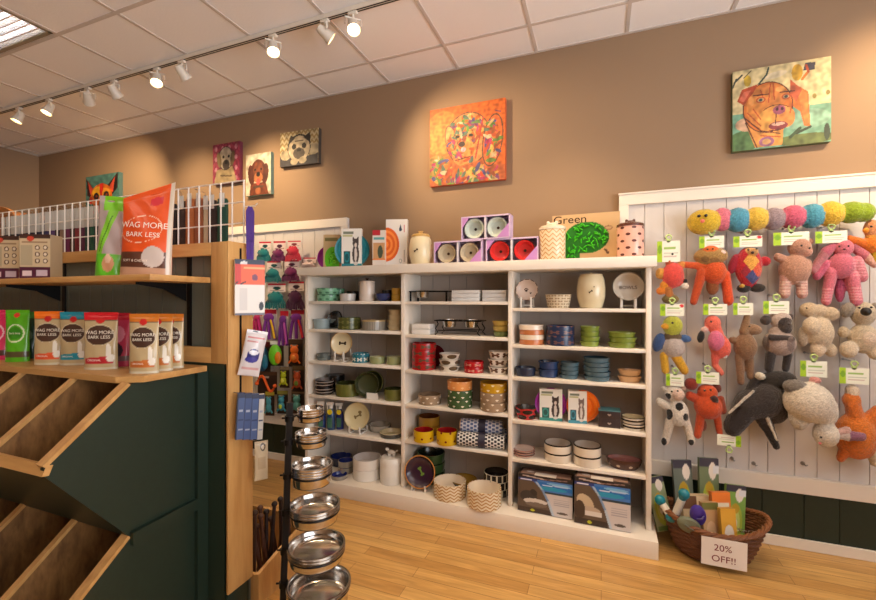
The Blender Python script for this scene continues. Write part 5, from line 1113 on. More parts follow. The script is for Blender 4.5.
for i, (a, b, ybk, yfr, n, ybot, Y) in enumerate(sets):
    X, d, zc = span(a, b, Y); r = d/2
    zr = zat((ybk+yfr)/2, zc)
    zbt = zat(ybot, zc-r*.7)
    ph = (1.49-zr)/zc
    H = max(zr-zbt, .035); gap = min(.012, H*.22)
    ringz = zr-gap*(n-1)-.004
    # ring and clamp belong to the rack
    f = ringz/dv.z; cxp = Vector((pb.x+dv.x*f, pb.y+dv.y*f, 0))
    m = MB(); c0 = Vector((X-pb.x, Y-pb.y, ringz-.003))
    m.tube([c0+Vector((r*.965*math.cos(q), r*.965*math.sin(q), -.004)) for q in [2*math.pi*k/28 for k in range(28)]], .003, closed=True, seg=6)
    m.tube([(dv.x*f, dv.y*f, ringz-.006), c0+Vector((-r*.96, 0, -.004))], .004, seg=6).lathe([(0, -.012), (.02, -.012), (.02, .012), (0, .012)], 12, M=Matrix.Translation((dv.x*f, dv.y*f, ringz-.006)))
    m.tube([(dv.x*f-.014, dv.y*f, ringz-.006), (dv.x*f-.034, dv.y*f-.01, ringz-.006)], .004, seg=6)
    m.build('bowl_ring', M_black, rack)
    for k in range(n):
        hk = H-gap*(n-1) ; z0_ = zr-hk-gap*(n-1-k)
        P = [(0, 0), (r*.88, 0), (r*.905, .005), (r*.915, hk*.5), (r*.93, hk*.93), (r*.99, hk*.96), (r, hk-.001), (r*.985, hk), (r*.93, hk*.985), (r*.915, hk*.93), (r*.885, hk*.5), (r*.85, .010), (r*.78, .0045), (0, .0045)]
        rings = [0]*13
        t = thing('steel_bowl', '%s stainless steel dog bowl, %s of its nested stack on the black pole' % (names[i], ORD[n][k]), 'bowl', (X, Y, z0_+.0005), group='nested steel bowls, %s size' % names[i])
        MB().lathe(P, 40).build('bowl', M_ster if 0 else M_steel, t)
        if k == 0:
            MB().lathe([(r*.76, -.0006), (r*.89, -.0006), (r*.90, .010), (r*.89, .010), (r*.88, .0005), (r*.76, .0002)], 40).build('rubber_base', M_rub, t)
            if i in (2, 4):
                la = -2.0 if i == 2 else -1.0
                m = MB(); q0 = la-.22; pts = []
                nn = 6; vs_ = []
                for s_ in range(nn+1):
                    q = q0+.44*s_/nn; vs_.append([m.bm.verts.new((rr*math.cos(q), rr*math.sin(q), zz)) for rr, zz in ((r*.895, hk*.25), (r*.925, hk*.8))])
                for s_ in range(nn): m.bm.faces.new((vs_[s_][0], vs_[s_+1][0], vs_[s_+1][1], vs_[s_][1]))
                m.build('sticker', mat('sticker %d' % i, (214, 196, 160) if i == 2 else (50, 60, 90), .5), t)
# wooden crate with chews behind the display end
cr = thing('wooden_crate', 'pine crate with a sloping rim holding dark chews behind the display end', 'crate', (-1.80, 1.80, 0))
for xa, xb in ((.222, .240), (-.26, -.242)):
    MB().prism([(-.195, 0), (.20, 0), (.20, .245), (-.04, .193), (-.195, .150)], 'X', xa, xb).build('side_board', M_oak, cr, smooth=0)
MB().box(-.242, .182, 0, .222, .20, .245).build('back_board', M_oak, cr, smooth=0)
MB().box(-.242, -.195, 0, .222, -.178, .145).build('front_board', M_oak, cr, smooth=0)
MB().box(-.242, -.178, .01, .222, .182, .02).build('floor_board', M_oak, cr, smooth=0)
rnd = random.Random(4)
for i in range(12):
    px_, py_ = -1.80+.05+.14*rnd.random(), 1.80-.13+.27*rnd.random()
    L = .20+.16*rnd.random(); dx, dy = rnd.uniform(-.05, .02), rnd.uniform(-.03, .03)
    o = MB().tube([(0, 0, 0), (dx*.5, dy*.5, L*.5), (dx, dy, L)], .013, seg=8, r2=.009).ball((0, 0, .0), .018).ball((dx, dy, L), .016).build('chew_stick', mat('dark chew %d' % (i % 3), [(60, 34, 24), (40, 24, 20), (84, 50, 34)][i % 3], .55), loc=(px_, py_, .04))
    tag(o, 'dark brown chew stick standing in the pine crate behind the display', 'dog chew', 'dark chew sticks in the pine crate')
# ------------------------------------------------------------------ plush toys
M_eye = mat('toy eye', (14, 12, 12), .15, coat=.6)
YT = 3.055
DY = [0.0]
def frame_at(px, py, Y):
    p = atY(px, py, Y); zc = depth(p.x, p.y); th = math.atan((px-PCX)/F_PX)
    az = math.atan2(-p.x, p.y)            # direction from the camera
    return p, zc/F_PX, math.cos(th), az
def blob_pts(b, B):
    ox_, oy_, s = B; out = []
    if b[0] == 'e':
        _, x, y, rx, ry, ang, col = b[:7]; dy = b[7] if len(b) > 7 else 0; dr = b[8] if len(b) > 8 else .85
        p, k, ct, az = frame_at(x/s+ox_, y/s+oy_, YT+dy+DY[0]); rx, ry = 1.05*rx/s*k*ct, 1.04*ry/s*k
        out.append((p, (rx, min(rx, ry)*dr, ry), ang, az, col))
    else:
        _, x1, y1, x2, y2, r1, r2, col = b[:8]; dy = b[8] if len(b) > 8 else 0
        L = math.hypot(x2-x1, y2-y1); n = max(2, int(L/(min(r1, r2)*.6))+1)
        for i in range(n+1):
            t = i/n; x, y, r = x1+(x2-x1)*t, y1+(y2-y1)*t, r1+(r2-r1)*t
            p, k, ct, az = frame_at(x/s+ox_, y/s+oy_, YT+dy+DY[0]); r *= 1.08; out.append((p, (r/s*k*ct, r/s*k*.9, r/s*k), 0, az, col))
    return out
def blobmesh(name, pts, origin, m, vox=.005, fur=.0, ks=(), B=None):
    bm = bmesh.new(); mats_ = []
    for p, R, ang, az, col in pts:
        rot = Euler((0, 0, az), 'XYZ').to_matrix() @ Euler((0, math.radians(ang), 0), 'XYZ').to_matrix()
        M_ = Matrix.Translation(p-origin) @ rot.to_4x4() @ Matrix.Diagonal((*R, 1))
        bmesh.ops.create_uvsphere(bm, u_segments=16, v_segments=10, radius=1.0, matrix=M_); mats_.append((M_.inverted(), col))
    me = bpy.data.meshes.new(name+'_raw'); bm.to_mesh(me); bm.free()
    o = bpy.data.objects.new('tmp', me); C.objects.link(o)
    md = o.modifiers.new('r', 'REMESH'); md.mode = 'VOXEL'; md.voxel_size = vox
    sm = o.modifiers.new('s', 'SMOOTH'); sm.iterations = 3; sm.factor = .5
    dg = bpy.context.evaluated_depsgraph_get(); dg.update()
    out = bpy.data.meshes.new_from_object(o.evaluated_get(dg)); bpy.data.objects.remove(o); out.name = name
    n = len(out.vertices); co = np.empty(n*3); out.vertices.foreach_get('co', co); co = co.reshape(n, 3); h = np.c_[co, np.ones(n)]
    best = np.full(n, 1e9); cols = np.zeros((n, 3))
    for Mi, col in mats_:
        q = h @ np.array(Mi).T; d = np.linalg.norm(q[:, :3], axis=1); k = d < best; best[k] = d[k]; cols[k] = np.array(lin(col))*.84
    W = co+np.array(origin); zc = -_s*W[:, 0]+_c*W[:, 1]; PX = PCX+F_PX*(_c*W[:, 0]+_s*W[:, 1])/zc; PY = PCY-F_PX*(W[:, 2]-CZ)/zc
    nr0 = np.empty(n*3); out.vertices.foreach_get('normal', nr0); nr0 = nr0.reshape(n, 3)
    for kb in ks:
        x, y = (PX-B[0])*B[2], (PY-B[1])*B[2]; a = math.radians(kb[5]); dx, dy_ = x-kb[1], y-kb[2]
        u, v = dx*math.cos(a)+dy_*math.sin(a), -dx*math.sin(a)+dy_*math.cos(a)
        q = np.abs(u)/kb[3]+np.abs(v)/kb[4] <= 1 if kb[0] == 'd' else (u/kb[3])**2+(v/kb[4])**2 <= 1
        cols[q & (nr0[:, 1] < .1)] = np.array(lin(kb[6]))*.84
    rs = np.random.RandomState(n % 1000); cols *= (1+rs.uniform(-.22, .22, (n, 1)))
    if fur:
        nr = np.empty(n*3); out.vertices.foreach_get('normal', nr); nr = nr.reshape(n, 3); co = co+nr*rs.uniform(-fur, fur, (n, 1)); out.vertices.foreach_set('co', co.ravel())
    setcol(out, np.clip(cols, 0, 1)); out.materials.clear(); out.materials.append(m); out.shade_smooth(); return out
def dot3(x, y, r, B, parent, origin, dy, name='eye', m=None):
    p, k, ct, az = frame_at(x/B[2]+B[0], y/B[2]+B[1], YT+dy+DY[0])
    return MB().ball(tuple(p-origin), r/B[2]*k).build(name, m or M_eye, parent)
def hang_tag(t, origin, x0_, y0_, x1_, y1_, red=False, rz=.0, flip=False):
    """white card with a lime green end and a hook, in picture-frame coordinates"""
    Y = YT-.02; m = (x0_+x1_)/2; p = atY(m, y1_, Y); zc = depth(p.x, p.y); a, b = atY(x0_, y1_, Y), atY(x1_, y1_, Y)
    w = b.x-a.x; h = (y1_-y0_)/F_PX*zc
    ops = [('r', 0, 0, .24, 1, (170, 206, 40)), ('e', .12, .6, .09, .2, 0, (120, 170, 30)), ('r', .3, .62, .8, .72, (150, 190, 90)), ('r', .3, .4, .9, .46, (190, 196, 180)), ('r', .3, .24, .85, .30, (196, 170, 160))]
    if red: ops.append(('e', .9, .85, .08, .14, 0, (210, 40, 50)))
    c = printbox('hang_tag', w, .004, h, 30, 20, (236, 238, 222), ops, (230, 230, 214), M_print, t, loc=tuple(p-origin), rot=(0, math.pi if flip else 0, rz))
    if flip: c.location.z += h
    MB().tube([(.0+.016*math.cos(q), -.004, h+.024+.014*math.sin(q)) for q in [math.radians(v) for v in range(-60, 200, 26)]]+[(-.004, 0, h+.002)], .005, seg=6).lathe([(0, -.002), (.012, -.002), (.012, .002), (0, .002)], 12, M=Matrix.Translation((0, 0, h+.002)) @ Matrix.Rotation(math.pi/2, 4, 'X')).build('tag_hook', mat('pale lime plastic', (196, 222, 140), .35), c)
    return p, h
def plush(name, label, B, blobs, eyes=(), noses=(), tg=None, vox=.0048, fur=.0008, red=False, ears=(), flip=False, peg=True):
    ks = [b for b in blobs if b[0] in 'kd']; blobs = [b for b in blobs if b[0] not in 'kd']
    pts = [q for b in blobs for q in blob_pts(b, B)]
    o = Vector((0, 0, 0))
    for p, *_ in pts: o += p
    o /= len(pts); origin = Vector((o.x, YT, o.z))
    t = thing(name, label, 'plush toy', origin, group=None)
    link('body', blobmesh('body', pts, origin, M_plush, vox, fur, ks, B), t)
    for e in ears: link('ear', blobmesh('ear', [q for b in e for q in blob_pts(b, B)], origin, M_plush, vox, fur), t)
    for x, y, r, dy in eyes: dot3(x, y, r, B, t, origin, dy)
    for x, y, r, dy, col in noses: dot3(x, y, r, B, t, origin, dy, 'nose', mat('nose %s' % (col,), col, .4))
    if tg:
        p, h = hang_tag(t, origin, *tg, red=red, flip=flip)
        if peg:
            q = p+Vector((0, .006, h+.036))
            pg = MB().tube([(0, .0, -.0), (0, 3.158-q.y-.004, .0)], .0025, seg=6).tube([(0, 0, 0), (0, -.012, .012)], .0025, seg=6).lathe([(0, 0), (.007, 0), (.007, .003), (0, .003)], 12, M=Matrix.Translation((0, 3.158-q.y-.004, 0)) @ Matrix.Rotation(math.pi/2, 4, 'X')).build('wall_hook', M_zinc, loc=tuple(q))
            tag(pg, 'zinc wall hook carrying the '+label.split(',')[0][:60].rsplit(' hanging', 1)[0], 'hook', 'zinc hooks on the white beadboard')
    return t
A_, B_, C_, D_, E_ = (640, 180, 4.617), (750, 180, 4.62), (640, 290, 4.617), (750, 290, 4.62), (640, 370, 3.712)
F_ = (0, 0, 1)
plush('plush_caterpillar', 'long plush caterpillar of coloured balls stretched along the top of the white beadboard', F_,
      [('e', 704, 222, 17.1, 12.2, 0, (226, 190, 50)), ('e', 722, 219.5, 10.4, 11.3, 0, (226, 120, 140)), ('e', 737.5, 220, 13.4, 11.8, 0, (80, 160, 190)), ('e', 755.5, 219, 14.0, 11.3, 0, (236, 196, 70)), ('e', 773, 219, 12.8, 10.8, 0, (160, 140, 146)),
       ('e', 792.5, 217, 14.0, 11.3, 0, (220, 100, 130)), ('e', 811.5, 216, 14.0, 11.8, 0, (80, 164, 190)), ('e', 830, 214, 15.2, 12.2, 0, (240, 196, 60)), ('e', 851, 212.5, 15.9, 10.3, 0, (150, 176, 30)), ('e', 863, 212.5, 12.8, 9.3, 0, (150, 176, 30))],
      eyes=[(699, 216, 1.6, -.075), (706, 215.5, 1.6, -.075)], noses=[(702.5, 221, 2.0, -.08, (226, 120, 100))], vox=.006, fur=.002)
plush('plush_bird', 'coral red plush bird with orange feet hanging beside the shelving unit', A_,
      [('e', 152, 440, 50, 58, 0, (226, 76, 66)), ('e', 185, 395, 32, 18, -20, (222, 140, 60)), ('e', 95, 432, 24, 26, 0, (214, 150, 60)), ('e', 118, 485, 27, 20, 0, (236, 150, 40)), ('e', 96, 512, 22, 18, 0, (230, 130, 30)), ('e', 205, 490, 22, 15, 0, (226, 214, 200), -.01), ('e', 207, 466, 14, 11, 0, (30, 24, 24), -.01),
       ('e', 115, 350, 20, 17, 0, (236, 160, 50)), ('e', 150, 346, 26, 17, 0, (214, 50, 50)), ('c', 130, 360, 140, 400, 16, 20, (200, 90, 60)), ('e', 140, 550, 40, 22, 0, (120, 100, 50)), ('c', 130, 500, 140, 545, 18, 18, (180, 110, 50))], eyes=[(150, 342, 5, -.06)], tg=(657, 241, 680, 262))
plush('plush_lion', 'orange plush lion with a tawny mane stretching one arm sideways', A_,
      [('e', 325, 352, 78, 42, 0, (176, 136, 76)), ('e', 325, 325, 38, 22, 0, (226, 110, 44), -.02), ('k', 300, 365, 20, 14, 0, (140, 104, 56)), ('k', 345, 370, 24, 12, 0, (150, 110, 60)), ('e', 372, 336, 24, 13, 0, (240, 214, 206), -.03), ('e', 345, 425, 54, 56, 0, (216, 82, 22)), ('c', 325, 402, 195, 390, 17, 14, (214, 84, 26)), ('c', 285, 430, 248, 560, 24, 17, (200, 74, 22)), ('c', 395, 440, 408, 555, 22, 24, (226, 76, 22)), ('e', 335, 490, 30, 40, 0, (150, 84, 40), .01)],
      eyes=[(312, 320, 4, -.065), (336, 318, 4, -.065)], tg=(699, 236, 724, 248))
plush('plush_parrot', 'red plush parrot with a yellow diamond belly between the lion and the hippo', A_,
      [('e', 500, 400, 62, 88, 0, (196, 22, 44)), ('e', 432, 388, 24, 46, 15, (160, 20, 50)), ('e', 575, 375, 30, 22, 20, (190, 24, 40)), ('d', 515, 375, 38, 46, 0, (236, 172, 76)), ('d', 492, 425, 28, 34, 0, (170, 40, 60)), ('d', 520, 448, 34, 34, 0, (80, 84, 140)), ('d', 545, 415, 24, 34, 0, (226, 90, 60)), ('e', 522, 332, 26, 17, 0, (206, 160, 110), -.045), ('k', 520, 322, 34, 22, 0, (214, 160, 100)), ('e', 478, 500, 32, 20, 0, (40, 34, 34)), ('e', 540, 498, 40, 20, 0, (48, 40, 34)), ('e', 470, 488, 12, 8, 0, (206, 160, 60), -.02)],
      eyes=[(500, 322, 4.5, -.07), (538, 318, 4.5, -.07)], noses=[(520, 335, 7, -.085, (60, 40, 30))], tg=(733, 236, 762, 247), red=True)
plush('plush_hippo', 'dusty rose plush hippo with striped legs in the top row', B_,
      [('e', 228, 312, 56, 42, 10, (196, 146, 124)), ('e', 262, 330, 28, 24, 0, (206, 150, 130), -.02), ('e', 205, 415, 76, 68, 0, (196, 146, 122)), ('c', 165, 372, 128, 356, 20, 19, (190, 140, 118)), ('c', 165, 450, 160, 520, 28, 27, (214, 160, 150)), ('c', 240, 455, 240, 520, 26, 27, (214, 158, 148)), ('e', 265, 400, 24, 36, 0, (190, 138, 116))]+[('k', xx_, 470+14*q, 30, 4, 0, (236, 200, 186)) for xx_ in (163, 240) for q in range(5)],
      ears=[[('e', 195, 272, 15, 15, 0, (190, 138, 116))], [('e', 280, 284, 16, 14, 0, (190, 138, 116))]], eyes=[(238, 303, 4.5, -.07), (275, 315, 4.5, -.07)], tg=(773, 232, 809, 245))
plush('plush_rabbit', 'pink plush rabbit with long floppy ears and striped limbs in the top row', B_,
      [('e', 430, 315, 50, 40, 0, (222, 120, 138)), ('e', 420, 395, 66, 58, 0, (218, 112, 134)), ('c', 495, 380, 520, 445, 30, 26, (226, 130, 146)), ('c', 375, 430, 352, 555, 30, 24, (222, 116, 136)), ('c', 470, 440, 492, 555, 32, 30, (226, 120, 140)), ('e', 415, 505, 26, 60, 0, (182, 76, 110), .02), ('c', 345, 390, 310, 440, 24, 22, (206, 96, 126))]+[('k', 352, 505+13*q, 34, 4, 0, (240, 160, 170)) for q in range(5)]+[('k', 490, 500+13*q, 36, 4, 0, (240, 160, 170)) for q in range(5)]+[('k', 510, 370+14*q, 36, 4, 0, (240, 160, 170)) for q in range(6)],
      ears=[[('c', 385, 305, 350, 335, 18, 26, (196, 96, 120)), ('c', 350, 335, 296, 415, 26, 22, (190, 120, 130))], [('c', 478, 312, 530, 350, 18, 24, (206, 110, 124)), ('c', 530, 350, 575, 390, 24, 16, (226, 170, 150))]],
      eyes=[(412, 308, 4, -.075), (455, 305, 4, -.075)], noses=[(436, 320, 5, -.085, (90, 40, 50))], tg=(815, 231, 847, 243))
plush('plush_duck', 'orange and yellow plush duck hanging at the picture edge', B_,
      [('e', 560, 225, 38, 42, 0, (222, 150, 100)), ('c', 460, 272, 545, 300, 16, 22, (240, 120, 30)), ('e', 560, 300, 48, 36, 0, (240, 130, 26)), ('e', 585, 355, 32, 50, 0, (214, 170, 30)), ('e', 560, 265, 30, 24, 0, (236, 160, 60))], eyes=[(560, 215, 5, -.07)], noses=[(535, 232, 12, -.06, (236, 150, 40))])
plush('plush_bluebird', 'plush bird with yellow green head, blue wings and yellow feet', C_,
      [('e', 150, 165, 46, 46, 0, (186, 190, 60)), ('e', 118, 168, 22, 13, 0, (236, 170, 40), -.03), ('e', 155, 265, 50, 46, 0, (196, 182, 174)), ('e', 150, 215, 40, 24, 0, (110, 90, 60)), ('e', 86, 242, 26, 44, 15, (54, 84, 136)), ('e', 207, 224, 30, 18, 10, (60, 96, 150)), ('c', 110, 305, 118, 370, 19, 18, (222, 170, 40)), ('c', 165, 305, 205, 370, 22, 20, (226, 170, 40))],
      eyes=[(150, 152, 5, -.075)], tg=(660, 304, 684, 316), red=True)
plush('plush_flamingo', 'coral plush flamingo with a black beak tip and pink wing', C_,
      [('e', 335, 155, 38, 38, 0, (240, 112, 92)), ('e', 298, 182, 18, 13, -20, (236, 196, 186), -.01), ('e', 281, 216, 17, 28, 10, (26, 22, 24), -.01), ('c', 350, 180, 358, 225, 26, 34, (238, 104, 86)), ('e', 368, 258, 50, 56, -15, (238, 100, 82)), ('e', 350, 235, 38, 44, 0, (220, 110, 146), -.03), ('c', 350, 300, 345, 345, 22, 14, (236, 100, 84)), ('c', 345, 345, 375, 382, 15, 13, (240, 120, 100)), ('e', 392, 300, 13, 18, 0, (236, 230, 224), -.02)],
      eyes=[(328, 146, 4.5, -.07)], tg=(703, 304, 727, 315))
plush('plush_camel', 'brown plush camel with dangling legs beside the flamingo', C_,
      [('c', 480, 190, 495, 125, 22, 16, (146, 112, 80)), ('e', 522, 182, 42, 24, 10, (156, 122, 92)), ('e', 486, 262, 54, 60, 0, (142, 106, 76)), ('c', 458, 310, 466, 420, 20, 18, (138, 102, 74)), ('c', 505, 315, 510, 395, 20, 18, (132, 98, 70)), ('e', 430, 232, 22, 16, 20, (132, 98, 70))], eyes=[(505, 168, 4, -.06)], tg=(733, 303, 753, 315))
plush('plush_badger', 'mauve grey plush badger with a dark face and dark paws', D_,
      [('e', 140, 138, 52, 38, 0, (196, 178, 168)), ('e', 162, 172, 34, 32, 0, (66, 56, 54), -.02), ('k', 165, 160, 36, 34, 0, (66, 56, 54)), ('k', 70, 255, 20, 40, 0, (120, 104, 100)), ('k', 190, 250, 18, 36, 0, (130, 112, 106)), ('e', 135, 245, 78, 56, 0, (180, 158, 148)), ('c', 95, 218, 195, 226, 14, 13, (58, 48, 46), -.05), ('c', 95, 300, 88, 360, 24, 21, (50, 42, 42)), ('c', 175, 300, 165, 360, 20, 18, (54, 46, 44)), ('e', 130, 195, 45, 30, 0, (180, 160, 150))],
      ears=[[('e', 72, 140, 26, 22, 0, (70, 60, 58))], [('e', 186, 125, 16, 16, 0, (80, 66, 62))]], eyes=[(150, 160, 4, -.085), (180, 158, 4, -.085)], tg=(763, 301, 789, 314))
plush('plush_lamb', 'cream plush lamb hanging between the badger and the big-nosed dog', D_,
      [('e', 272, 92, 46, 34, -15, (206, 182, 150)), ('e', 368, 110, 46, 32, 10, (210, 188, 158)), ('e', 320, 95, 40, 28, 0, (214, 192, 162)), ('e', 318, 195, 70, 70, 0, (216, 196, 168)), ('e', 285, 165, 44, 38, 0, (224, 204, 176), -.03), ('e', 312, 275, 36, 34, 0, (226, 206, 180), -.01), ('e', 372, 278, 32, 30, 0, (214, 194, 166)), ('e', 245, 215, 26, 46, 0, (190, 170, 146))], eyes=[(262, 84, 4, -.065)], peg=False)
plush('plush_dog', 'cream plush dog with a large black nose at the picture edge', D_,
      [('e', 522, 110, 62, 54, 0, (206, 190, 164)), ('e', 530, 108, 36, 28, 0, (216, 200, 176), -.03), ('e', 522, 225, 74, 66, 0, (214, 196, 168)), ('e', 455, 275, 44, 38, 0, (224, 206, 180), -.02), ('e', 578, 282, 42, 40, 0, (224, 206, 180), -.02), ('e', 432, 195, 28, 26, 0, (200, 180, 150)), ('e', 540, 225, 44, 40, 0, (228, 206, 182), -.03)],
      ears=[[('e', 450, 92, 34, 36, 20, (156, 146, 134))], [('e', 590, 92, 30, 36, -20, (156, 146, 134))]], eyes=[(505, 82, 5, -.09), (560, 80, 5, -.09)], noses=[(536, 100, 20, -.10, (24, 20, 20))], peg=False)
plush('plush_cow', 'white plush cow with black patches hanging in the lowest row', E_,
      [('e', 128, 88, 36, 28, 10, (230, 218, 202)), ('e', 142, 92, 24, 20, 0, (226, 196, 180), -.03), ('k', 103, 98, 12, 13, 0, (24, 20, 20)), ('e', 140, 160, 40, 48, 0, (230, 220, 206)), ('k', 146, 136, 15, 15, 0, (22, 20, 20)), ('k', 108, 165, 14, 19, 0, (22, 20, 20)), ('k', 170, 175, 10, 14, 0, (22, 20, 20)), ('c', 72, 118, 105, 135, 14, 15, (224, 212, 196)), ('c', 112, 190, 94, 262, 17, 14, (228, 216, 200)), ('c', 168, 180, 190, 262, 15, 15, (228, 216, 200)), ('e', 89, 266, 10, 14, 0, (26, 22, 22), -.02), ('e', 190, 268, 10, 12, 0, (26, 22, 22), -.02)],
      ears=[[('e', 90, 70, 13, 9, 20, (226, 214, 198))], [('e', 162, 68, 12, 8, -20, (226, 190, 170))]], eyes=[(118, 80, 3.5, -.085), (140, 78, 3.5, -.085)], tg=(666, 374, 684, 386))
plush('plush_fox_cub', 'burnt orange plush animal with dark paws beside the cow', E_,
      [('e', 252, 135, 52, 46, 0, (208, 76, 24)), ('e', 250, 82, 38, 28, 0, (212, 80, 28)), ('e', 275, 110, 17, 14, 0, (60, 30, 24), -.04), ('c', 215, 110, 185, 95, 16, 16, (190, 66, 24)), ('c', 225, 165, 214, 240, 16, 14, (206, 76, 26)), ('c', 285, 165, 296, 235, 15, 12, (206, 76, 26)), ('e', 234, 205, 14, 22, 0, (110, 50, 30), .01), ('c', 300, 110, 308, 150, 14, 14, (150, 60, 30))],
      ears=[[('e', 190, 52, 26, 22, 0, (140, 44, 26))], [('e', 286, 66, 16, 18, -20, (110, 44, 30))]], eyes=[(240, 76, 4, -.07), (262, 74, 4, -.07)], tg=(696, 372, 719, 384))
plush('plush_skunk', 'large black plush skunk with white stripes hanging head down', E_,
      [('c', 470, 110, 400, 130, 62, 50, (56, 48, 46)), ('c', 400, 130, 345, 210, 48, 34, (48, 40, 40)), ('e', 500, 130, 56, 66, 0, (58, 50, 46)), ('c', 450, 165, 470, 205, 30, 24, (52, 44, 42)), ('c', 470, 200, 506, 282, 24, 13, (46, 40, 38)), ('e', 500, 40, 80, 34, -15, (46, 40, 36), .0), ('c', 432, 30, 405, 70, 16, 12, (50, 42, 40)), ('c', 330, 160, 420, 78, 5, 5, (214, 204, 190), -.06), ('c', 474, 180, 508, 260, 7, 5, (226, 216, 200), -.05), ('e', 446, 22, 20, 13, 20, (226, 216, 196), -.03)],
      eyes=[(420, 150, 4, -.12)], tg=(717, 435, 741, 446), flip=True, vox=.006, fur=.0025, peg=False)
DY[0] = -.10
plush('plush_white_rabbit', 'big white plush rabbit hanging upside down with mauve inner ears', E_,
      [('e', 625, 120, 96, 72, 15, (226, 214, 196)), ('e', 680, 150, 56, 60, 0, (230, 218, 200)), ('e', 590, 170, 40, 50, 0, (214, 204, 188), .01), ('e', 690, 238, 50, 46, 0, (234, 224, 208), -.01), ('e', 575, 62, 46, 26, 0, (130, 122, 114), -.01), ('e', 650, 38, 24, 13, 0, (220, 150, 140))],
      ears=[[('c', 722, 238, 768, 226, 15, 16, (214, 170, 160))], [('c', 740, 240, 770, 244, 15, 18, (226, 206, 196)), ('c', 770, 244, 826, 248, 18, 14, (150, 96, 120))]], eyes=[(672, 250, 4, -.09)], noses=[(668, 272, 5, -.08, (206, 120, 120))], tg=(800, 361, 827, 377), vox=.006, fur=.0025)
DY[0] = 0
plush('plush_fox', 'big orange plush fox with a white tail tip', E_,
      [('e', 800, 245, 82, 82, 0, (226, 124, 40)), ('e', 785, 112, 36, 28, 0, (224, 120, 38)), ('e', 788, 78, 28, 24, 0, (234, 214, 190)), ('c', 790, 130, 800, 180, 30, 34, (222, 116, 36)), ('c', 850, 190, 880, 160, 30, 26, (224, 120, 40)), ('c', 860, 290, 872, 335, 28, 22, (226, 206, 180)), ('e', 870, 230, 50, 60, 0, (220, 116, 36)), ('c', 760, 300, 745, 325, 22, 16, (214, 110, 34))], tg=(839, 368, 869, 384), vox=.006, fur=.002)
# loose empty hooks on the lower rail
for px, py, lab in ((734, 461, 'empty pale plastic hook hanging under the skunk'), (806, 466, 'empty zinc hook on the bottom rail under the white rabbit'), (756, 466, 'empty zinc hook on the bottom rail under the skunk')):
    p = atY(px, py, 3.11)
    tag(MB().tube([(0, .044, 0), (0, 0, 0), (0, -.02, .012)], .003, seg=6).lathe([(0, 0), (.012, 0), (.012, .004), (0, .004)], 12, M=Matrix.Translation((0, .046, 0)) @ Matrix.Rotation(math.pi/2, 4, 'X')).build('wall_hook', M_zinc, loc=tuple(p)), lab.replace('empty pale plastic hook hanging', 'small zinc wall hook'), 'hook')
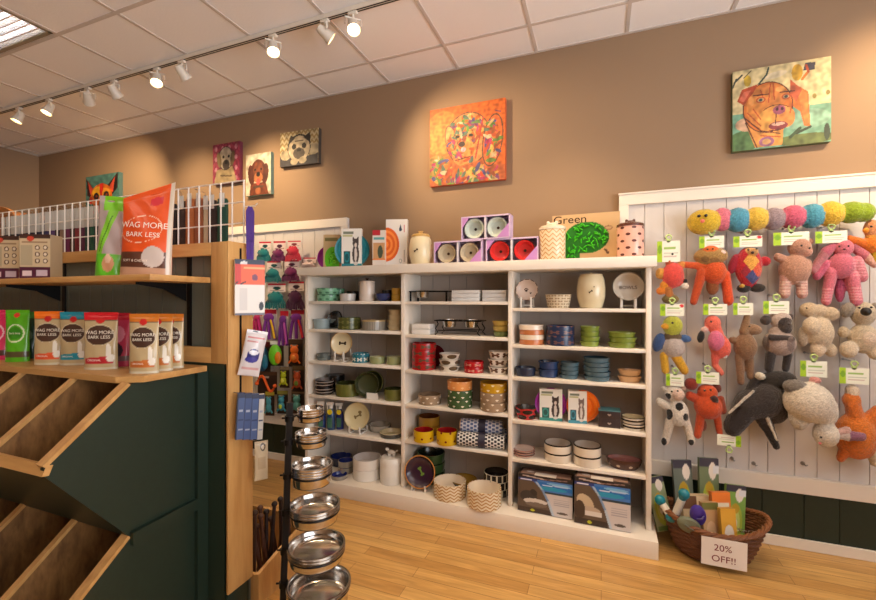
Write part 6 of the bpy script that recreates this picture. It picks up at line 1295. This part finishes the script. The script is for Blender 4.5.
# ------------------------------------------------------------------ carded toys on the beadboard between display and shelving unit
def card_toy(px0, px1, y0_, yc, y1_, col, label, kind='ball', cardc=(232, 214, 206), acc=(190, 30, 50), col2=None, Y=3.06, group=None):
    X, w, zc = span(px0, px1, Y); zt, zm, zb = zat(y0_, zc), zat(yc, zc), zat(y1_, zc)
    t = thing('carded_toy', label, 'pet toy', (X, Y, zb), rz=.25, group=group)
    h = zt-zb; hc = zt-zm
    cy0 = h-hc if kind == 'ball' else 0
    ops = [('r', 0, .8, 1, 1, acc), ('e', .5, .45, .22, .2, 0, tuple(int(v*.6) for v in col)), ('r', .1, .15, .9, .22, (150, 120, 110))] if kind == 'ball' else [('r', 0, .86, 1, 1, acc), ('r', .1, .72, .6, .8, (190, 180, 160))]
    printbox('header_card', w*.98, .004, h-cy0, 24, 24, cardc, ops, cardc, M_print, t, loc=(0, .012, cy0))
    rnd = random.Random(int(px0*7+y0_)); m = MB(); cm = mat('plush %s' % (col,), col, .95, bump=.8, bscale=160, sheen=.3)
    hb = (h-hc)
    if kind == 'ball':
        m.ball((0, -.012, hb*.66), (w*.42, .034, hb*.36), seg=14)
        for q in range(11):
            f = (q-5)/5; m.tube([(f*w*.25, -.02, hb*.8), (f*w*.5, -.028+.012*abs(f), hb*.4), (f*w*.56+rnd.uniform(-.003, .003), -.02+.012*abs(f), hb*rnd.uniform(.0, .1))], .008, seg=6)
        for _ in range(8):
            a = rnd.uniform(0, 3.14); m.ball((w*.38*math.cos(a), -.02, hb*.66+hb*.32*math.sin(a)), rnd.uniform(.009, .014), seg=8)
        m.build('plush_body', cm, t)
    elif kind == 'rope':
        for sx in (-.3, .0, .3):
            m.tube([(w*sx*.4, -.01, h*.86), (w*sx, -.02, h*.5), (w*sx*1.6, -.012, h*.02)], .015, seg=8)
        m.ball((0, -.02, h*.74), (w*.42, .02, h*.14)).build('rope_body', cm, t)
        if col2: MB().tube([(w*.1, -.022, h*.8), (w*.36, -.03, h*.4), (w*.5, -.03, h*.06)], .011, seg=8).build('rope_strand', mat('rope %s' % (col2,), col2, .9), t)
    elif kind == 'round':
        m.ball((0, -.02, h*.45), (w*.46, .04, h*.42), seg=16).build('toy_body', mat('rubber %s' % (col,), col, .4), t)
        if col2: MB().ball((w*.3, -.045, h*.36), (w*.24, .022, h*.24)).build('toy_ring', mat('rubber %s' % (col2,), col2, .4), t)
    elif kind == 'squiggle':
        pts = [(w*.5*math.cos(3.3-.0*k)*0+(-.5+k/14)*w*.9, -.016, h*.5+h*.34*math.sin(k/14*6.0)) for k in range(15)]
        m.tube(pts, .012, seg=8).ball(pts[0], .018).ball(pts[-1], .018).build('toy_body', mat('rubber %s' % (col,), col, .5), t)
    else:
        m.ball((0, -.014, h*.62), (w*.28, .02, h*.16)).ball((0, -.014, h*.36), (w*.3, .022, h*.2))
        for sx in (-1, 1): m.tube([(0, -.014, h*.4), (sx*w*.4, -.014, h*.14)], .008).ball((sx*w*.2, -.014, h*.78), .009)
        m.build('toy_body', mat('rubber %s' % (col,), col, .5), t)
        if col2: MB().ball((0, -.034, h*.36), (w*.16, .01, h*.1)).build('toy_belly', mat('rubber %s' % (col2,), col2, .5), t)
    MB().tube([(0, .016, h-.008), (0, 3.158-Y+.0, h-.004)], .0018, seg=5).build('hook', M_zinc, t, rot=(0, 0, -.25))
    return t
TE, PU, RE, PL = (16, 116, 116), (110, 26, 80), (200, 40, 60), (74, 20, 60)
BC = (56, 38, 28)
for a in (
    (257.5, 271.5, 241.5, 249.5, 262, TE, 'teal fuzzy toy on a white card, topmost row of the toy wall'),
    (272, 286, 241, 250, 262, PU, 'purple fuzzy toy on a white card, topmost row of the toy wall'),
    (286.5, 301, 240.5, 247, 261, RE, 'red fuzzy toy on a white card, topmost row of the toy wall'),
    (265.5, 281.5, 261, 269, 283, TE, 'teal fuzzy toy on a white card, second row of the toy wall'),
    (283, 299.5, 260, 268, 282, PU, 'purple fuzzy toy on a white card, second row of the toy wall'),
    (266, 286.5, 283.5, 292, 309.5, TE, 'large teal fuzzy toy on a white card, third row of the toy wall'),
    (287, 304.5, 281.5, 291, 310.5, PL, 'large plum fuzzy toy on a white card, third row of the toy wall'),
): card_toy(*a)
card_toy(302, 316, 257.5, 263, 268, (226, 200, 190), 'small white and red carded toy peeping over the end of the unit top', Y=3.12)
card_toy(253, 262.5, 313, 318, 332, (190, 30, 90), 'narrow pink rope toy, fourth row of the toy wall', 'rope', col2=(200, 40, 120))
card_toy(262.5, 277, 309.5, 315, 340, (126, 40, 140), 'purple and yellow rope toy, fourth row of the toy wall', 'rope', col2=(230, 180, 40))
card_toy(279, 288.5, 311, 317, 346, (110, 34, 130), 'slim purple rope toy, fourth row of the toy wall', 'rope', col2=(200, 90, 180))
card_toy(289.5, 304.5, 310, 315, 339, (120, 36, 140), 'purple and red rope toy beside the shelving unit, fourth row', 'rope', col2=(214, 50, 60))
card_toy(256.5, 271, 342, 346, 372, (20, 80, 110), 'dark blue round rubber toy, fifth row of the toy wall', 'round', cardc=BC, acc=(120, 30, 30), col2=(40, 120, 150))
card_toy(268.5, 284, 341, 346, 366, (110, 200, 40), 'lime green rubber ball with an orange ring, fifth row of the toy wall', 'round', cardc=BC, acc=(226, 220, 210), col2=(226, 130, 30), Y=3.02)
card_toy(287, 303, 339.5, 345, 367, (236, 110, 24), 'orange rubber animal on a brown card, fifth row of the toy wall', 'bear', cardc=BC, acc=(96, 70, 50), col2=(240, 150, 60))
card_toy(255.5, 278, 372, 376, 394.5, (236, 96, 30), 'orange wavy rubber toy on a brown card, sixth row of the toy wall', 'squiggle', cardc=BC, acc=(90, 60, 40))
card_toy(278.5, 289.5, 367, 371, 388, (196, 206, 30), 'yellow green rubber bear on a brown card, sixth row of the toy wall', 'bear', cardc=BC, acc=(150, 130, 100), col2=(226, 226, 80))
card_toy(291, 304.5, 366, 371, 392, (190, 80, 40), 'rust brown rubber animal on a brown card, sixth row of the toy wall', 'bear', cardc=BC, acc=(110, 90, 60), col2=(120, 150, 60))
card_toy(264, 274.5, 392, 396, 416, (70, 150, 160), 'aqua rubber animal on a brown card, bottom row of the toy wall', 'bear', cardc=BC, acc=(190, 170, 60))
card_toy(276, 288, 391, 395, 414, (60, 150, 170), 'blue rubber animal on a brown card, bottom row of the toy wall', 'bear', cardc=BC, acc=(150, 140, 60), col2=(190, 210, 60))
card_toy(290, 304.5, 390, 394, 414, (90, 160, 150), 'sea green rubber animal on a brown card, bottom row beside the unit', 'bear', cardc=BC, acc=(130, 100, 70))
# ------------------------------------------------------------------ wicker basket with sale goods
BX0, BY0, BRX, BRY = .605, 2.885, .262, .185
def basket_z(k, th): return .02+(.205+.03*math.cos(2*th))*k
bk = thing('wicker_basket', 'oval brown wicker basket full of sale goods on the floor by the shelving unit', 'basket', (BX0, BY0, 0))
def wmat():
    m = mat('dark wicker', (104, 62, 34), .55, bump=.4, bscale=90, var=.35); return m
M_w = wmat(); m = MB(); NR = 17
def bp(k, th, off=0): s = .66+.34*k**.7; return (math.cos(th)*(BRX*s+off), math.sin(th)*(BRY*s+off), basket_z(k, th))
for i in range(NR):
    k = i/(NR-1); n = 72
    m.tube([bp(k, 2*math.pi*j/n, .004*math.cos(18*2*math.pi*j/n+math.pi*(i % 2))) for j in range(n)], .0078, seg=6, closed=True)
m.build('woven_side', M_w, bk)
m = MB()
for j in range(36):
    th = 2*math.pi*j/36; m.tube([bp(k/6, th) for k in range(7)], .004, seg=5)
m.build('stakes', M_w, bk)
m = MB(); n = 90
for ph in (0, 2.1, 4.2): m.tube([(lambda th: (math.cos(th)*(BRX+.006+.009*math.cos(14*th+ph)), math.sin(th)*(BRY+.006+.009*math.cos(14*th+ph)), basket_z(1, th)+.008+.009*math.sin(14*th+ph)))(2*math.pi*j/n) for j in range(n)], .009, seg=6, closed=True)
m.build('braided_rim', mat('wicker rim', (124, 76, 42), .5, bump=.4, bscale=90, var=.3), bk)
MB().lathe([(0, .006), (.66, .006), (.66, .02), (0, .02)], 48, sx=BRX, sy=BRY).build('bottom', M_w, bk)
# paper sign
a, b = atY(701, 534, 2.672), atY(747, 541, 2.672); hs = .155
t = thing('paper_sign', 'white paper sign reading 20% OFF!! taped to the front of the wicker basket', 'sign', ((a.x+b.x)/2, 2.672, a.z-hs-.004), rot=(.06, 0, .0))
w = b.x-a.x; printbox('paper', w, .0015, hs, 4, 4, (240, 236, 232), [], (236, 232, 228), M_print, t)
mar = mat('maroon ink', (120, 30, 50), .5)
text('20%', .050, mar, t, (-.005, -.0012, hs*.66)); text('OFF!!', .050, mar, t, (.0, -.0012, hs*.27))
# sale goods
def good(px0, px1, y0_, y1_, Y, bg_, ops, label, d=.02, tilt=0, rz=.35, name='sale_package', cat='package', lean=-.12):
    X, w, zc = span(px0, px1, Y); zb = max(zat(y1_, zc), .05); h = zat(y0_, zc)-zb
    t = thing(name, label, cat, (X, Y, zb), rot=(lean, tilt, rz)); printbox('card', w, d, h, 40, 50, bg_, ops, tuple(int(v*.8) for v in bg_), M_print, t); return t
lime_ops = [('r', 0, .88, 1, 1, (60, 56, 70)), ('e', .5, .4, .36, .3, 0, (176, 190, 70)), ('e', .5, .4, .24, .2, 0, (206, 214, 120)), ('e', .5, .38, .1, .08, 0, (236, 236, 214)), ('e', .68, .84, .2, .11, 0, (236, 226, 214)), ('r', .1, .02, .9, .1, (90, 120, 60)), ('e', .5, .62, .2, .08, 0, (196, 160, 50))]
good(675, 696.5, 462.5, 540, 3.00, (110, 120, 110), lime_ops, 'grey and lime package standing at the back of the basket under the cow')
good(697.5, 720.5, 460.5, 540, 2.99, (116, 130, 96), lime_ops+[('r', .7, .8, 1, .9, (226, 226, 230))], 'grey and lime package standing at the back of the basket beside its twin', tilt=.06)
good(656, 675, 478, 530, 2.93, (150, 160, 120), lime_ops, 'pale green package leaning at the basket end near the shelving unit', tilt=-.18)
good(721, 745, 487, 548, 2.93, (130, 170, 80), lime_ops+[('r', .65, .82, 1, .92, (226, 226, 230))], 'bright green package leaning at the open end of the basket', tilt=.12)
good(681, 713, 497, 545, 2.87, (226, 200, 160), [('r', 0, .75, .5, 1, (120, 84, 60)), ('r', .1, .3, .5, .6, (214, 186, 150))], 'cream and brown carton lying across the middle of the basket', d=.05)
good(712, 734, 494, 545, 2.85, (236, 130, 50), [('r', .1, .4, .9, .8, (240, 226, 200)), ('r', .2, .5, .8, .6, (236, 190, 90)), ('r', 0, 0, 1, .3, (236, 220, 206))], 'orange framed white package standing in the basket', d=.03)
good(702, 721, 504, 548, 2.80, (206, 166, 120), [('r', 0, .85, 1, 1, (120, 120, 60)), ('e', .5, .4, .3, .2, 0, (226, 190, 150))], 'tan pouch with a green top leaning at the front of the basket', d=.03)
good(720, 738, 510, 548, 2.77, (226, 170, 60), [('e', .5, .4, .3, .2, 0, (236, 226, 214)), ('r', .1, .1, .4, .2, (120, 60, 110))], 'yellow package with a white oval at the front of the basket', d=.03)
def pill(x1, y1, x2, y2, Y, r, ca, cb, label):
    p, q = atY(x1, y1, Y), atY(x2, y2, Y-.03); mid = (p+q)/2
    t = thing('dental_toy', label, 'pet toy', mid)
    MB().tube([p+(q-p)*f-mid for f in (.22, .5, .78)], r*.8, seg=10).build('middle', mat('pill %s' % (cb,), cb, .35), t)
    for e in (p, q): MB().ball(tuple(e-mid), r*1.15).ball(tuple((e-mid)*.8), r*.95).build('end', mat('pill %s' % (ca,), ca, .35), t)
pill(660, 500, 671, 517, 2.83, .026, (20, 130, 150), (230, 226, 214), 'turquoise and white chew toy at the basket end near the shelving unit')
pill(674, 518, 684, 494, 2.80, .026, (24, 120, 140), (226, 224, 216), 'turquoise and white chew toy leaning beside the purple pad')
def pad(px, py, Y, rx, ry, rot_, col, label):
    p = atY(px, py, Y); t = thing('grooming_pad', label, 'brush', p, rot=(.25, rot_, .3)); k = depth(p.x, p.y)/F_PX
    MB().lathe([(0, -.012), (rx*k*.9, -.012), (rx*k, -.004), (rx*k, .006), (rx*k*.85, .014), (0, .018)], 28, sy=ry/rx, M=Matrix.Rotation(math.pi/2, 4, 'X')).build('pad', mat('pad %s' % (col,), col, .4), t)
    MB().tube([(-rx*k*.5, -.02, 0), (0, -.034, 0), (rx*k*.5, -.02, 0)], .005).build('strap', mat('pad strap %s' % (col,), tuple(int(v*.6+30) for v in col), .5), t)
pad(698, 515, 2.745, 7.5, 12, -.4, (70, 50, 150), 'violet oval grooming pad lying in the basket')
pad(689, 525, 2.73, 12, 8, .5, (120, 126, 104), 'grey green oval grooming pad at the front rim of the basket')
p = atY(743, 531, 2.80); m = MB()
for k in range(9): m.tube([(.008*math.cos(q)*(1 if k % 2 else .4)+.011*k-.04, .008*math.cos(q)*(.4 if k % 2 else 1), .008*math.sin(q)+.004*math.sin(k)) for q in [2*math.pi*j/10 for j in range(10)]], .0016, seg=5, closed=True)
tag(m.build('chain_collar', M_steel, loc=tuple(p)), 'silver chain collar lying at the open end of the basket', 'collar')
for k, v in LABELS.items():
    if len(v) > 1: print('DUP LABEL', len(v), k)
